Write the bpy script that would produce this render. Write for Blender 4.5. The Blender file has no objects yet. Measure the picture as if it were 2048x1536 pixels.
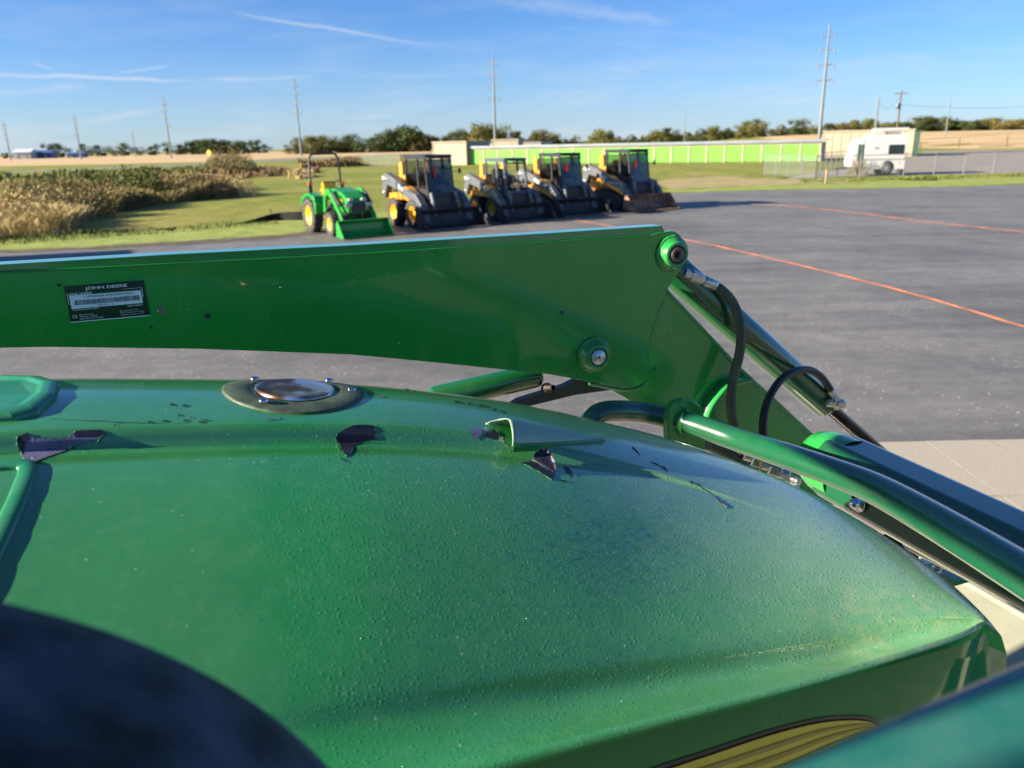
import bpy, bmesh, math, random
import numpy as np
from mathutils import Vector, Matrix
from mathutils.bvhtree import BVHTree
from mathutils.geometry import tessellate_polygon
random.seed(7); np.random.seed(7)
SC = bpy.context.scene
COL = SC.collection
R = math.radians

# ------------------------------------------------------------------ camera, sky, sun, exposure
FPX, PITCH, ROLL, CAMH = 1538.0, R(17.3), R(1.2), 2.35
fwd = Vector((0, math.cos(PITCH), -math.sin(PITCH)))
_up = Vector((1, 0, 0)).cross(fwd)
cr = math.cos(ROLL) * Vector((1, 0, 0)) - math.sin(ROLL) * _up
cu = math.sin(ROLL) * Vector((1, 0, 0)) + math.cos(ROLL) * _up
CP = Vector((0, 0, CAMH))
cd = bpy.data.cameras.new('camera'); cam = bpy.data.objects.new('camera', cd); COL.objects.link(cam)
cam.matrix_world = Matrix(((cr.x, cu.x, -fwd.x, 0), (cr.y, cu.y, -fwd.y, 0), (cr.z, cu.z, -fwd.z, CAMH), (0, 0, 0, 1)))
cd.sensor_width = 36; cd.lens = 36 * FPX / 2048; cd.clip_start = 0.02; cd.clip_end = 9000
cd.dof.use_dof = True; cd.dof.focus_distance = 1.22; cd.dof.aperture_fstop = 6.5
SC.camera = cam

SUN_EL = R(21.0); SUN_AZ = (-1.0, -0.28)          # the sun stands low, to the left
world = bpy.data.worlds.new('World'); SC.world = world; world.use_nodes = True
sun = bpy.data.lights.new('sun', 'SUN'); sun.energy = 5.0; sun.angle = R(0.53); sun.color = (1.0, 0.87, 0.70)
so = bpy.data.objects.new('sun', sun); COL.objects.link(so)
_sd = Vector((SUN_AZ[0] * math.cos(SUN_EL), SUN_AZ[1] * math.cos(SUN_EL), math.sin(SUN_EL))).normalized()
so.rotation_euler = _sd.to_track_quat('Z', 'Y').to_euler(); so.location = (-30, 0, 30)
SC.view_settings.view_transform = 'Standard'; SC.view_settings.look = 'None'
SC.view_settings.exposure = 1.72; SC.view_settings.gamma = 1; SC.view_settings.use_curve_mapping = False

def ray(x, y):
    return (fwd + cr * ((x - 1024) / FPX) - cu * ((y - 768) / FPX)).normalized()
def G(x, y, z=0.0):                                 # place on the ground
    d = ray(x, y); t = (z - CAMH) / d.z; p = CP + d * t
    return Vector((p.x, p.y, z))
def D(x, dist, z=0.0):                              # place on the ground at a given depth
    best = dist / FPX
    # solve for X so that the point lies in the picture column x
    X = 0.0
    for _ in range(12):
        q = Vector((X, dist, z)) - CP; w = q.dot(fwd); px = 1024 + FPX * q.dot(cr) / w
        X += (x - px) * w / FPX
    return Vector((X, dist, z))

def build_world():
    nt = world.node_tree; N = nt.nodes; L = nt.links; N.clear()
    out = N.new('ShaderNodeOutputWorld'); bg = N.new('ShaderNodeBackground'); L.new(bg.outputs[0], out.inputs[0])
    bg.inputs['Strength'].default_value = 0.05
    sky = N.new('ShaderNodeTexSky'); sky.sky_type = 'NISHITA'; sky.sun_disc = False
    sky.sun_elevation = SUN_EL; sky.sun_rotation = math.atan2(SUN_AZ[0], SUN_AZ[1]) % (2 * math.pi)
    sky.altitude = 200; sky.air_density = 0.9; sky.dust_density = 0.35; sky.ozone_density = 3.0
    tc = N.new('ShaderNodeTexCoord')
    def vm(op, a, b=None, val=None):
        n = N.new('ShaderNodeVectorMath'); n.operation = op
        L.new(a, n.inputs[0])
        if b is not None:
            if isinstance(b, (tuple, Vector)): n.inputs[1].default_value = tuple(b)
            else: L.new(b, n.inputs[1])
        return n
    def mt(op, a, b=0.0, c=None, clamp=False):
        n = N.new('ShaderNodeMath'); n.operation = op; n.use_clamp = clamp
        for i, s in enumerate((a, b) + ((c,) if c is not None else ())):
            if isinstance(s, (int, float)): n.inputs[i].default_value = s
            else: L.new(s, n.inputs[i])
        return n.outputs[0]
    dirv = vm('NORMALIZE', tc.outputs['Generated']).outputs[0]
    nz = N.new('ShaderNodeTexNoise'); nz.inputs['Scale'].default_value = 18; nz.inputs['Detail'].default_value = 6
    L.new(dirv, nz.inputs['Vector'])
    total = None
    # contrails and long cirrus streaks: pixel end points of the picture become directions of the sky
    for (x0, y0, x1, y1, w, a) in ((455, 26, 870, 90, .0030, .26), (-80, 146, 400, 163, .0032, .36), (380, 162, 640, 152, .0026, .18),
                                   (225, 148, 345, 130, .0022, .24), (960, -8, 1370, 48, .0085, .18), (-60, 186, 200, 172, .0060, .15),
                                   (140, 245, 330, 222, .0050, .16), (1210, 138, 1300, 152, .0040, .08), (1480, 212, 1720, 190, .0030, .12),
                                   (1350, 74, 1600, 96, .008, .05), (1900, 95, 2120, 100, .004, .09), (60, 120, 110, 142, .003, .14),
                                   (1040, 190, 1260, 184, .006, .08)):
        d0, d1 = ray(x0, y0), ray(x1, y1); n = d0.cross(d1).normalized(); mid = (d0 + d1).normalized(); half = d0.angle(d1) / 2
        t = (d1 - d0).normalized()
        wob = mt('MULTIPLY', mt('SUBTRACT', nz.outputs[0], 0.5), w * 3.2)
        dist = mt('ABSOLUTE', mt('ADD', vm('DOT_PRODUCT', dirv, n).outputs['Value'], wob))
        prof = mt('SUBTRACT', 1.0, mt('DIVIDE', dist, w), clamp=True)
        al = mt('ABSOLUTE', vm('DOT_PRODUCT', dirv, t).outputs['Value'])
        end = mt('DIVIDE', mt('SUBTRACT', math.sin(half), al), math.sin(half) * .45, clamp=True)
        fr = mt('GREATER_THAN', vm('DOT_PRODUCT', dirv, mid).outputs['Value'], 0.2)
        v = mt('MULTIPLY', mt('MULTIPLY', mt('MULTIPLY', prof, end), fr), a * 1.45)
        v = mt('MULTIPLY', v, mt('ADD', mt('MULTIPLY', nz.outputs[0], 1.4), .25))
        total = v if total is None else mt('ADD', total, v)
    # thin broken cirrus low over the horizon
    mp = N.new('ShaderNodeMapping'); mp.inputs['Scale'].default_value = (2.2, 2.2, 15); mp.inputs['Rotation'].default_value = (0.05, -0.04, 0)
    L.new(dirv, mp.inputs[0])
    n2 = N.new('ShaderNodeTexNoise'); n2.inputs['Scale'].default_value = 2.4; n2.inputs['Detail'].default_value = 7; n2.inputs['Roughness'].default_value = .6
    L.new(mp.outputs[0], n2.inputs['Vector'])
    band = N.new('ShaderNodeSeparateXYZ'); L.new(dirv, band.inputs[0])
    low = mt('SUBTRACT', 1.0, mt('DIVIDE', band.outputs['Z'], 0.26), clamp=True)
    ci = mt('MULTIPLY', mt('MULTIPLY', mt('SUBTRACT', n2.outputs[0], .47), 2.8, clamp=True), mt('MULTIPLY', low, .46))
    hzn = mt('POWER', mt('SUBTRACT', 1.0, mt('DIVIDE', mt('ABSOLUTE', band.outputs['Z']), 0.14), clamp=True), 1.6)
    total = mt('ADD', mt('ADD', total, ci), mt('MULTIPLY', hzn, .42), clamp=True)
    # pale air near the horizon
    base = N.new('ShaderNodeMix'); base.data_type = 'RGBA'; base.blend_type = 'MULTIPLY'; base.inputs[0].default_value = 1
    L.new(sky.outputs[0], base.inputs[6]); base.inputs[7].default_value = (.485, .725, 1.06, 1)
    mix = N.new('ShaderNodeMix'); mix.data_type = 'RGBA'; L.new(total, mix.inputs[0]); L.new(base.outputs[2], mix.inputs[6])
    mix.inputs[7].default_value = (4.6, 5.0, 5.6, 1)
    L.new(mix.outputs[2], bg.inputs[0])
build_world()

# ------------------------------------------------------------------ materials
MATS = {}
def mat(name, col, rough=0.6, metal=0.0, coat=0.0, var=0.12, scale=8.0, bump=0.0, bscale=60.0, spec=0.5, detail=5, col2=None, trans=0.0, ior=1.45, obj_random=0.0, coatr=0.05, dust=0.0, dustcol=(.36,.33,.27), specks=0.0):
    if name in MATS: return MATS[name]
    m = bpy.data.materials.new(name); m.use_nodes = True; nt = m.node_tree; N = nt.nodes; L = nt.links
    b = N['Principled BSDF']
    b.inputs['Roughness'].default_value = rough; b.inputs['Metallic'].default_value = metal
    b.inputs['Coat Weight'].default_value = coat; b.inputs['Coat Roughness'].default_value = coatr
    b.inputs['Specular IOR Level'].default_value = spec; b.inputs['Transmission Weight'].default_value = trans; b.inputs['IOR'].default_value = ior
    tc = N.new('ShaderNodeTexCoord')
    nz = N.new('ShaderNodeTexNoise'); nz.inputs['Scale'].default_value = scale; nz.inputs['Detail'].default_value = detail
    L.new(tc.outputs['Object'], nz.inputs['Vector'])
    ramp = N.new('ShaderNodeValToRGB'); ramp.color_ramp.elements[0].position = .32; ramp.color_ramp.elements[1].position = .68
    c2 = col2 if col2 else tuple(min(1, c * (1 + var)) for c in col); c1 = tuple(c * (1 - var) for c in col) if not col2 else col
    ramp.color_ramp.elements[0].color = (*c1, 1); ramp.color_ramp.elements[1].color = (*c2, 1)
    L.new(nz.outputs[0], ramp.inputs[0])
    last = ramp.outputs[0]
    if obj_random:
        oi = N.new('ShaderNodeObjectInfo'); hs = N.new('ShaderNodeHueSaturation')
        ma = N.new('ShaderNodeMapRange'); ma.inputs[3].default_value = 1 - obj_random; ma.inputs[4].default_value = 1 + obj_random
        L.new(oi.outputs['Random'], ma.inputs[0]); L.new(ma.outputs[0], hs.inputs['Value'])
        mh = N.new('ShaderNodeMapRange'); mh.inputs[3].default_value = .5 - obj_random * .08; mh.inputs[4].default_value = .5 + obj_random * .05
        L.new(oi.outputs['Random'], mh.inputs[0]); L.new(mh.outputs[0], hs.inputs['Hue'])
        L.new(last, hs.inputs['Color']); last = hs.outputs[0]
    if dust:
        dn = N.new('ShaderNodeTexNoise'); dn.inputs['Scale'].default_value = scale * 2.3; dn.inputs['Detail'].default_value = 8; dn.inputs['Roughness'].default_value = .7
        L.new(tc.outputs['Object'], dn.inputs['Vector'])
        dr = N.new('ShaderNodeMapRange'); dr.inputs[1].default_value = .42; dr.inputs[2].default_value = .8; dr.inputs[4].default_value = dust
        L.new(dn.outputs[0], dr.inputs[0])
        mx = N.new('ShaderNodeMix'); mx.data_type = 'RGBA'; L.new(dr.outputs[0], mx.inputs[0]); L.new(last, mx.inputs[6]); mx.inputs[7].default_value = (*dustcol, 1)
        last = mx.outputs[2]
    if specks:
        vo = N.new('ShaderNodeTexVoronoi'); vo.inputs['Scale'].default_value = 95; L.new(tc.outputs['Object'], vo.inputs['Vector'])
        sp = N.new('ShaderNodeSeparateColor'); L.new(vo.outputs['Color'], sp.inputs[0])
        pn = N.new('ShaderNodeTexNoise'); pn.inputs['Scale'].default_value = 5; pn.inputs['Detail'].default_value = 4; L.new(tc.outputs['Object'], pn.inputs['Vector'])
        a1 = N.new('ShaderNodeMapRange'); a1.inputs[1].default_value = .20; a1.inputs[2].default_value = .10; L.new(vo.outputs['Distance'], a1.inputs[0])
        a2 = N.new('ShaderNodeMath'); a2.operation = 'GREATER_THAN'; a2.inputs[1].default_value = .88; L.new(sp.outputs[0], a2.inputs[0])
        a3 = N.new('ShaderNodeMapRange'); a3.inputs[1].default_value = .45; a3.inputs[2].default_value = .65; L.new(pn.outputs[0], a3.inputs[0])
        a4 = N.new('ShaderNodeMath'); a4.operation = 'MULTIPLY'; L.new(a1.outputs[0], a4.inputs[0]); L.new(a2.outputs[0], a4.inputs[1])
        a5 = N.new('ShaderNodeMath'); a5.operation = 'MULTIPLY'; L.new(a4.outputs[0], a5.inputs[0]); L.new(a3.outputs[0], a5.inputs[1])
        # streaky smears of dried rain
        mp = N.new('ShaderNodeMapping'); mp.inputs['Scale'].default_value = (30, 30, 3); L.new(tc.outputs['Object'], mp.inputs[0])
        sn = N.new('ShaderNodeTexNoise'); sn.inputs['Scale'].default_value = 1; sn.inputs['Detail'].default_value = 6; L.new(mp.outputs[0], sn.inputs['Vector'])
        s1 = N.new('ShaderNodeMapRange'); s1.inputs[1].default_value = .52; s1.inputs[2].default_value = .85; s1.inputs[4].default_value = .22; L.new(sn.outputs[0], s1.inputs[0])
        s2 = N.new('ShaderNodeMath'); s2.operation = 'MULTIPLY'; L.new(s1.outputs[0], s2.inputs[0]); L.new(a3.outputs[0], s2.inputs[1])
        s3 = N.new('ShaderNodeMath'); s3.operation = 'MAXIMUM'; L.new(s2.outputs[0], s3.inputs[0]); L.new(a5.outputs[0], s3.inputs[1])
        mx = N.new('ShaderNodeMix'); mx.data_type = 'RGBA'; L.new(s3.outputs[0], mx.inputs[0]); L.new(last, mx.inputs[6]); mx.inputs[7].default_value = (.38, .45, .30, 1)
        last = mx.outputs[2]
    L.new(last, b.inputs['Base Color'])
    rr = N.new('ShaderNodeMapRange'); rr.inputs[3].default_value = max(.02, rough * .85); rr.inputs[4].default_value = min(1, rough * 1.2)
    L.new(nz.outputs[0], rr.inputs[0]); L.new(rr.outputs[0], b.inputs['Roughness'])
    if bump:
        bn = N.new('ShaderNodeTexNoise'); bn.inputs['Scale'].default_value = bscale; bn.inputs['Detail'].default_value = 6
        L.new(tc.outputs['Object'], bn.inputs['Vector'])
        bp = N.new('ShaderNodeBump'); bp.inputs['Strength'].default_value = 1; bp.inputs['Distance'].default_value = bump
        L.new(bn.outputs[0], bp.inputs['Height']); L.new(bp.outputs[0], b.inputs['Normal'])
    MATS[name] = m
    return m

GREEN = (.010, .145, .030)
m_paint = mat('green_paint', (.012, .215, .036), .30, coat=.6, coatr=.06, var=.06, scale=4, dust=.05, bump=.00015, bscale=40)
m_paint_plate = mat('green_paint_plate', (.012, .290, .032), .24, coat=.8, coatr=.045, var=.05, scale=5, dust=.07, bump=.0004, bscale=9, specks=1)
m_far_green = mat('green_machine_paint', (.016, .26, .035), .35, coat=.5, var=.05)
m_yellow = mat('yellow_paint', (.80, .42, .015), .4, coat=.4, var=.06)
m_amber = mat('amber_yellow_paint', (.56, .245, .012), .45, coat=.3, var=.08, dust=.10)
m_grey = mat('machine_grey', (.085, .098, .112), .45, coat=.2, var=.10, scale=4, dust=.15)
m_black = mat('machine_black', (.022, .025, .030), .45, coat=.2, var=.2, dust=.08)
m_glass = mat('tinted_glass', (.018, .028, .034), .06, spec=.35, var=.3)
m_tyre = mat('tyre_rubber', (.035, .034, .033), .85, var=.3, scale=20, bump=.004, bscale=40, dust=.35)
m_near_tyre = mat('near_tyre_rubber', (.006, .008, .013), .75, col2=(.070, .080, .105), spec=.3, detail=5, scale=26, bump=.003, bscale=60, dust=.12, dustcol=(.07,.075,.06))
m_steel = mat('zinc_steel', (.50, .50, .47), .28, metal=.9, var=.15, scale=80)
m_chrome = mat('bright_steel', (.62, .63, .66), .12, metal=1, var=.05)
m_rod = mat('piston_rod', (.035, .03, .028), .22, metal=.9, var=.2, scale=20)
m_hose = mat('hose_rubber', (.045, .055, .025), .45, var=.4, scale=12, bump=.0006, bscale=300, dust=.5, dustcol=(.16, .17, .05))
m_hoseb = mat('hose_rubber_black', (.012, .013, .014), .42, var=.4, scale=30, bump=.0004, bscale=300)
m_rust = mat('rusty_steel', (.12, .05, .025), .8, metal=.2, var=.5, scale=18, col2=(.30, .14, .07))
m_bucket = mat('worn_black_steel', (.025, .025, .028), .55, metal=.2, var=.4, scale=3, dust=.35, dustcol=(.20, .16, .12))
m_bucket_rust = mat('rusty_bucket_steel', (.10, .05, .03), .7, metal=.1, scale=5, col2=(.42, .22, .12), dust=.2)
m_white = mat('white_gelcoat', (.50, .50, .49), .35, var=.03, scale=1.5, dust=.06)
m_red = mat('red_plastic', (.65, .03, .025), .45)
m_orange = mat('orange_lens', (.75, .14, .03), .35)
m_beige = mat('beige_panel', (.36, .30, .215), .6, var=.06, scale=.5)
m_beige2 = mat('beige_trim', (.42, .36, .26), .6, var=.05, scale=.6)
m_lime = mat('lime_door_paint', (.17, .56, .065), .45, var=.06, scale=.4)
m_roofgrey = mat('grey_metal_roof', (.30, .34, .38), .45, metal=.3, var=.08, scale=.6)
m_galv = mat('galvanised_steel', (.17, .19, .20), .6, metal=.2, var=.12, scale=.5)
m_wood = mat('weathered_wood', (.13, .09, .06), .85, var=.3, scale=4)
m_woodpale = mat('pale_wood', (.50, .38, .24), .8, var=.15, scale=9)
m_pink = mat('pink_marker', (.80, .10, .10), .6)
m_tape = mat('orange_tape', (.56, .17, .075), .7, var=.2, scale=3, dust=.5, dustcol=(.45, .28, .18))
m_tapepale = mat('faded_tape', (.50, .36, .22), .7, var=.15, scale=3)
m_darkgreen = mat('dark_green_metal', (.018, .065, .045), .6, var=.15, scale=.8)
m_wire = mat('wire', (.06, .065, .07), .6)
m_fabric_black = mat('black_silt_fabric', (.012, .012, .013), .85, var=.3)
m_bark = mat('bark', (.07, .055, .04), .9, var=.3, scale=3)
m_dustplate = mat('dusty_green_sheet', (.26, .27, .19), .30, coat=.3, var=.08, scale=3, dust=.5, dustcol=(.42, .38, .27))

# ------------------------------------------------------------------ mesh helpers
class MB:
    def __init__(s): s.v = []; s.f = []; s.mi = []; s.cur = 0; s.smooth = []
    def add(s, vs, fs, smooth=False):
        o = len(s.v); s.v += [tuple(v) for v in vs]
        for f in fs: s.f.append(tuple(i + o for i in f)); s.mi.append(s.cur); s.smooth.append(smooth)
        return s
    def box(s, c, d, rot=None, bev=0):
        hx, hy, hz = d[0] / 2, d[1] / 2, d[2] / 2
        if bev:
            b = min(bev, hx * .9, hy * .9, hz * .9); pts = []
            for sz, inset in ((-hz, b), (-hz + b, 0), (hz - b, 0), (hz, b)):
                x, y = hx - inset, hy - inset
                ring = [(x, y - b), (x - b, y), (-x + b, y), (-x, y - b), (-x, -y + b), (-x + b, -y), (x - b, -y), (x, -y + b)]
                pts += [Vector((p[0], p[1], sz)) for p in ring]
            fs = [tuple(reversed(range(8))), tuple(range(24, 32))]
            for k in range(3):
                for i in range(8):
                    j = (i + 1) % 8; fs.append((k * 8 + i, k * 8 + j, k * 8 + 8 + j, k * 8 + 8 + i))
        else:
            pts = [Vector((sx * hx, sy * hy, sz * hz)) for sz in (-1, 1) for sx, sy in ((-1, -1), (1, -1), (1, 1), (-1, 1))]
            fs = [(3, 2, 1, 0), (4, 5, 6, 7), (0, 1, 5, 4), (1, 2, 6, 5), (2, 3, 7, 6), (3, 0, 4, 7)]
        if rot is not None: pts = [rot @ p for p in pts]
        c = Vector(c); return s.add([p + c for p in pts], fs)
    def prism(s, poly, axis, a, b):
        """poly: 2D outline; axis 'y': (x,z) outline swept from y=a to y=b; 'z': (x,y); 'x': (y,z)"""
        def P(p, t): return {'y': (p[0], t, p[1]), 'z': (p[0], p[1], t), 'x': (t, p[0], p[1])}[axis]
        n = len(poly); vs = [P(p, a) for p in poly] + [P(p, b) for p in poly]
        tri = tessellate_polygon([[Vector((p[0], p[1], 0)) for p in poly]])
        fs = [tuple(t) for t in tri] + [tuple(i + n for i in reversed(t)) for t in tri]
        fs += [(i, (i + 1) % n, n + (i + 1) % n, n + i) for i in range(n)]
        return s.add(vs, fs)
    def tube(s, pts, r, seg=14, caps=True, smooth=True):
        pts = [Vector(p) for p in pts]; n = len(pts)
        rs = r if isinstance(r, (list, tuple)) else [r] * n
        t0 = (pts[1] - pts[0]).normalized(); up = Vector((0, 0, 1)) if abs(t0.z) < .9 else Vector((1, 0, 0))
        nrm = (up - t0 * up.dot(t0)).normalized(); vs = []
        for i in range(n):
            t = (pts[min(i + 1, n - 1)] - pts[max(i - 1, 0)]).normalized()
            nrm = (nrm - t * nrm.dot(t)).normalized(); bn = t.cross(nrm)
            for k in range(seg):
                a = 2 * math.pi * k / seg; vs.append(pts[i] + (nrm * math.cos(a) + bn * math.sin(a)) * rs[i])
        fs = [(i * seg + k, i * seg + (k + 1) % seg, (i + 1) * seg + (k + 1) % seg, (i + 1) * seg + k) for i in range(n - 1) for k in range(seg)]
        s.add(vs, fs, smooth)
        if caps: s.add([vs[k] for k in range(seg)] + [vs[(n - 1) * seg + k] for k in range(seg)], [tuple(reversed(range(seg))), tuple(range(seg, 2 * seg))])
        return s
    def lathe(s, prof, c, axis, seg=28, smooth=True):
        """prof: (r, t) pairs, revolved about axis through c"""
        ax = Vector(axis).normalized(); up = Vector((0, 0, 1)) if abs(ax.z) < .9 else Vector((1, 0, 0))
        e1 = (up - ax * up.dot(ax)).normalized(); e2 = ax.cross(e1); c = Vector(c); vs = []
        for (r, t) in prof:
            for k in range(seg):
                a = 2 * math.pi * k / seg; vs.append(c + ax * t + (e1 * math.cos(a) + e2 * math.sin(a)) * max(r, 1e-5))
        fs = [(i * seg + k, i * seg + (k + 1) % seg, (i + 1) * seg + (k + 1) % seg, (i + 1) * seg + k) for i in range(len(prof) - 1) for k in range(seg)]
        return s.add(vs, fs, smooth)
    def build(s, name, m, parent=None, smooth_angle=None):
        me = bpy.data.meshes.new(name); me.from_pydata(s.v, [], s.f)
        ms = m if isinstance(m, (list, tuple)) else [m]
        for x in ms: me.materials.append(x)
        me.polygons.foreach_set('use_smooth', s.smooth); me.polygons.foreach_set('material_index', s.mi); me.update()
        bm = bmesh.new(); bm.from_mesh(me); bmesh.ops.recalc_face_normals(bm, faces=bm.faces[:]); bm.to_mesh(me); bm.free()
        o = bpy.data.objects.new(name, me); COL.objects.link(o)
        if parent is not None: o.parent = parent
        return o

def tag(o, label, cat, group=None, kind=None):
    if label: o['label'] = label
    if cat: o['category'] = cat
    if group: o['group'] = group
    if kind: o['kind'] = kind
    return o
def struct(o): o['kind'] = 'structure'; return o
def thing(name, label, cat, loc=(0, 0, 0), rz=0.0, group=None):
    o = bpy.data.objects.new(name, None); COL.objects.link(o); o.empty_display_size = .2
    o.location = loc; o.rotation_euler = (0, 0, rz); return tag(o, label, cat, group)
def copy_tree(o, parent=None):
    c = o.copy(); COL.objects.link(c); c.parent = parent
    for ch in [x for x in o.children]: copy_tree(ch, c)
    return c
def bevel(o, w=.004, seg=2, ang=40):
    md = o.modifiers.new('bevel', 'BEVEL'); md.width = w; md.segments = seg; md.limit_method = 'ANGLE'; md.angle_limit = R(ang)
    md.harden_normals = False
    return o
def smooth(o):
    for p in o.data.polygons: p.use_smooth = True
    return o
def spline(pts, n):
    """Catmull-Rom through pts, n samples"""
    P = [Vector(p) for p in pts]; P = [P[0] * 2 - P[1]] + P + [P[-1] * 2 - P[-2]]; m = len(P) - 3; out = []
    for i in range(n):
        t = i / (n - 1) * m; k = min(int(t), m - 1); f = t - k; a, b, c, d = P[k:k + 4]
        out.append(.5 * ((2 * b) + (-a + c) * f + (2 * a - 5 * b + 4 * c - d) * f * f + (-a + 3 * b - 3 * c + d) * f ** 3))
    return out

# ------------------------------------------------------------------ ground
def sstep(x): x = max(0, min(1, x)); return x * x * (3 - 2 * x)
def hz(X, Y):                                       # the land rises gently to the right, far off
    return 3.6 * sstep((X - 50) / 70) * sstep((Y - 118) / 150)
def ground_material():
    m = bpy.data.materials.new('grassland'); m.use_nodes = True; nt = m.node_tree; N = nt.nodes; L = nt.links; b = N['Principled BSDF']
    tc = N.new('ShaderNodeTexCoord'); b.inputs['Roughness'].default_value = .9; b.inputs['Specular IOR Level'].default_value = .15
    def noise(sc, det=6, ro=.6, stretch=None):
        n = N.new('ShaderNodeTexNoise'); n.inputs['Scale'].default_value = sc; n.inputs['Detail'].default_value = det; n.inputs['Roughness'].default_value = ro
        if stretch:
            mp = N.new('ShaderNodeMapping'); mp.inputs['Scale'].default_value = stretch; mp.inputs['Rotation'].default_value = (0, 0, R(-20)); L.new(tc.outputs['Object'], mp.inputs[0]); L.new(mp.outputs[0], n.inputs['Vector'])
        else: L.new(tc.outputs['Object'], n.inputs['Vector'])
        return n.outputs[0]
    def ramp(src, stops):
        r = N.new('ShaderNodeValToRGB'); e = r.color_ramp.elements
        e[0].position, e[0].color = stops[0][0], (*stops[0][1], 1); e[1].position, e[1].color = stops[-1][0], (*stops[-1][1], 1)
        for p, c in stops[1:-1]: q = e.new(p); q.color = (*c, 1)
        L.new(src, r.inputs[0]); return r.outputs[0]
    def mix(f, a, c, mode='MIX'):
        n = N.new('ShaderNodeMix'); n.data_type = 'RGBA'; n.blend_type = mode
        if isinstance(f, float): n.inputs[0].default_value = f
        else: L.new(f, n.inputs[0])
        L.new(a, n.inputs[6]); L.new(c, n.inputs[7]); return n.outputs[2]
    g = ramp(noise(.16, 7, .65, (1, .45, 1)), [(.3, (.155, .205, .034)), (.47, (.235, .265, .060)), (.60, (.31, .29, .095)), (.76, (.40, .33, .15))])
    fine = ramp(noise(7, 8, .75), [(.3, (.50, .55, .45)), (.7, (1.25, 1.2, 1.1))])
    tuft = ramp(noise(1.2, 5, .6), [(.35, (.70, .75, .70)), (.65, (1.12, 1.1, 1.05))])
    g = mix(1.0, g, fine, 'MULTIPLY'); g = mix(1.0, g, tuft, 'MULTIPLY')
    L.new(g, b.inputs['Base Color'])
    bp = N.new('ShaderNodeBump'); bp.inputs['Distance'].default_value = .06; bp.inputs['Strength'].default_value = .8; L.new(noise(9, 8, .8), bp.inputs['Height']); L.new(bp.outputs[0], b.inputs['Normal'])
    return m
M_GRASS = ground_material()
def sheet(name, pts, m, z=.004, step=None):
    """a polygon on the ground, following the land"""
    bm = bmesh.new(); vs = [bm.verts.new((p[0], p[1], z)) for p in pts]; f = bm.faces.new(vs)
    bmesh.ops.triangulate(bm, faces=[f])
    if step:
        for _ in range(14):
            ed = [e for e in bm.edges if e.calc_length() > step]
            if not ed: break
            bmesh.ops.subdivide_edges(bm, edges=ed, cuts=1); bmesh.ops.triangulate(bm, faces=bm.faces[:])
    for v in bm.verts: v.co.z = z + hz(v.co.x, v.co.y)
    me = bpy.data.meshes.new(name); bm.normal_update()
    for f in bm.faces:
        if f.normal.z < 0: f.normal_flip()
    bm.to_mesh(me); bm.free()
    me.materials.append(m); o = bpy.data.objects.new(name, me); COL.objects.link(o); return o
def ground_sheet():
    xs = np.concatenate([[-4000, -2000, -1000, -500, -250], np.arange(-140, 420, 20), [600, 1000, 2000, 4000]])
    ys = np.concatenate([[-300, -50, 0, 50, 90], np.arange(110, 420, 15), [600, 1000, 2000, 5000]])
    nx = len(xs); v = [(x, y, hz(x, y)) for y in ys for x in xs]
    f = [(j * nx + i, j * nx + i + 1, (j + 1) * nx + i + 1, (j + 1) * nx + i) for j in range(len(ys) - 1) for i in range(nx - 1)]
    me = bpy.data.meshes.new('ground'); me.from_pydata(v, [], f); me.materials.append(M_GRASS)
    for p in me.polygons: p.use_smooth = True
    o = bpy.data.objects.new('ground', me); COL.objects.link(o); return struct(o)
ground_sheet()

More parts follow.
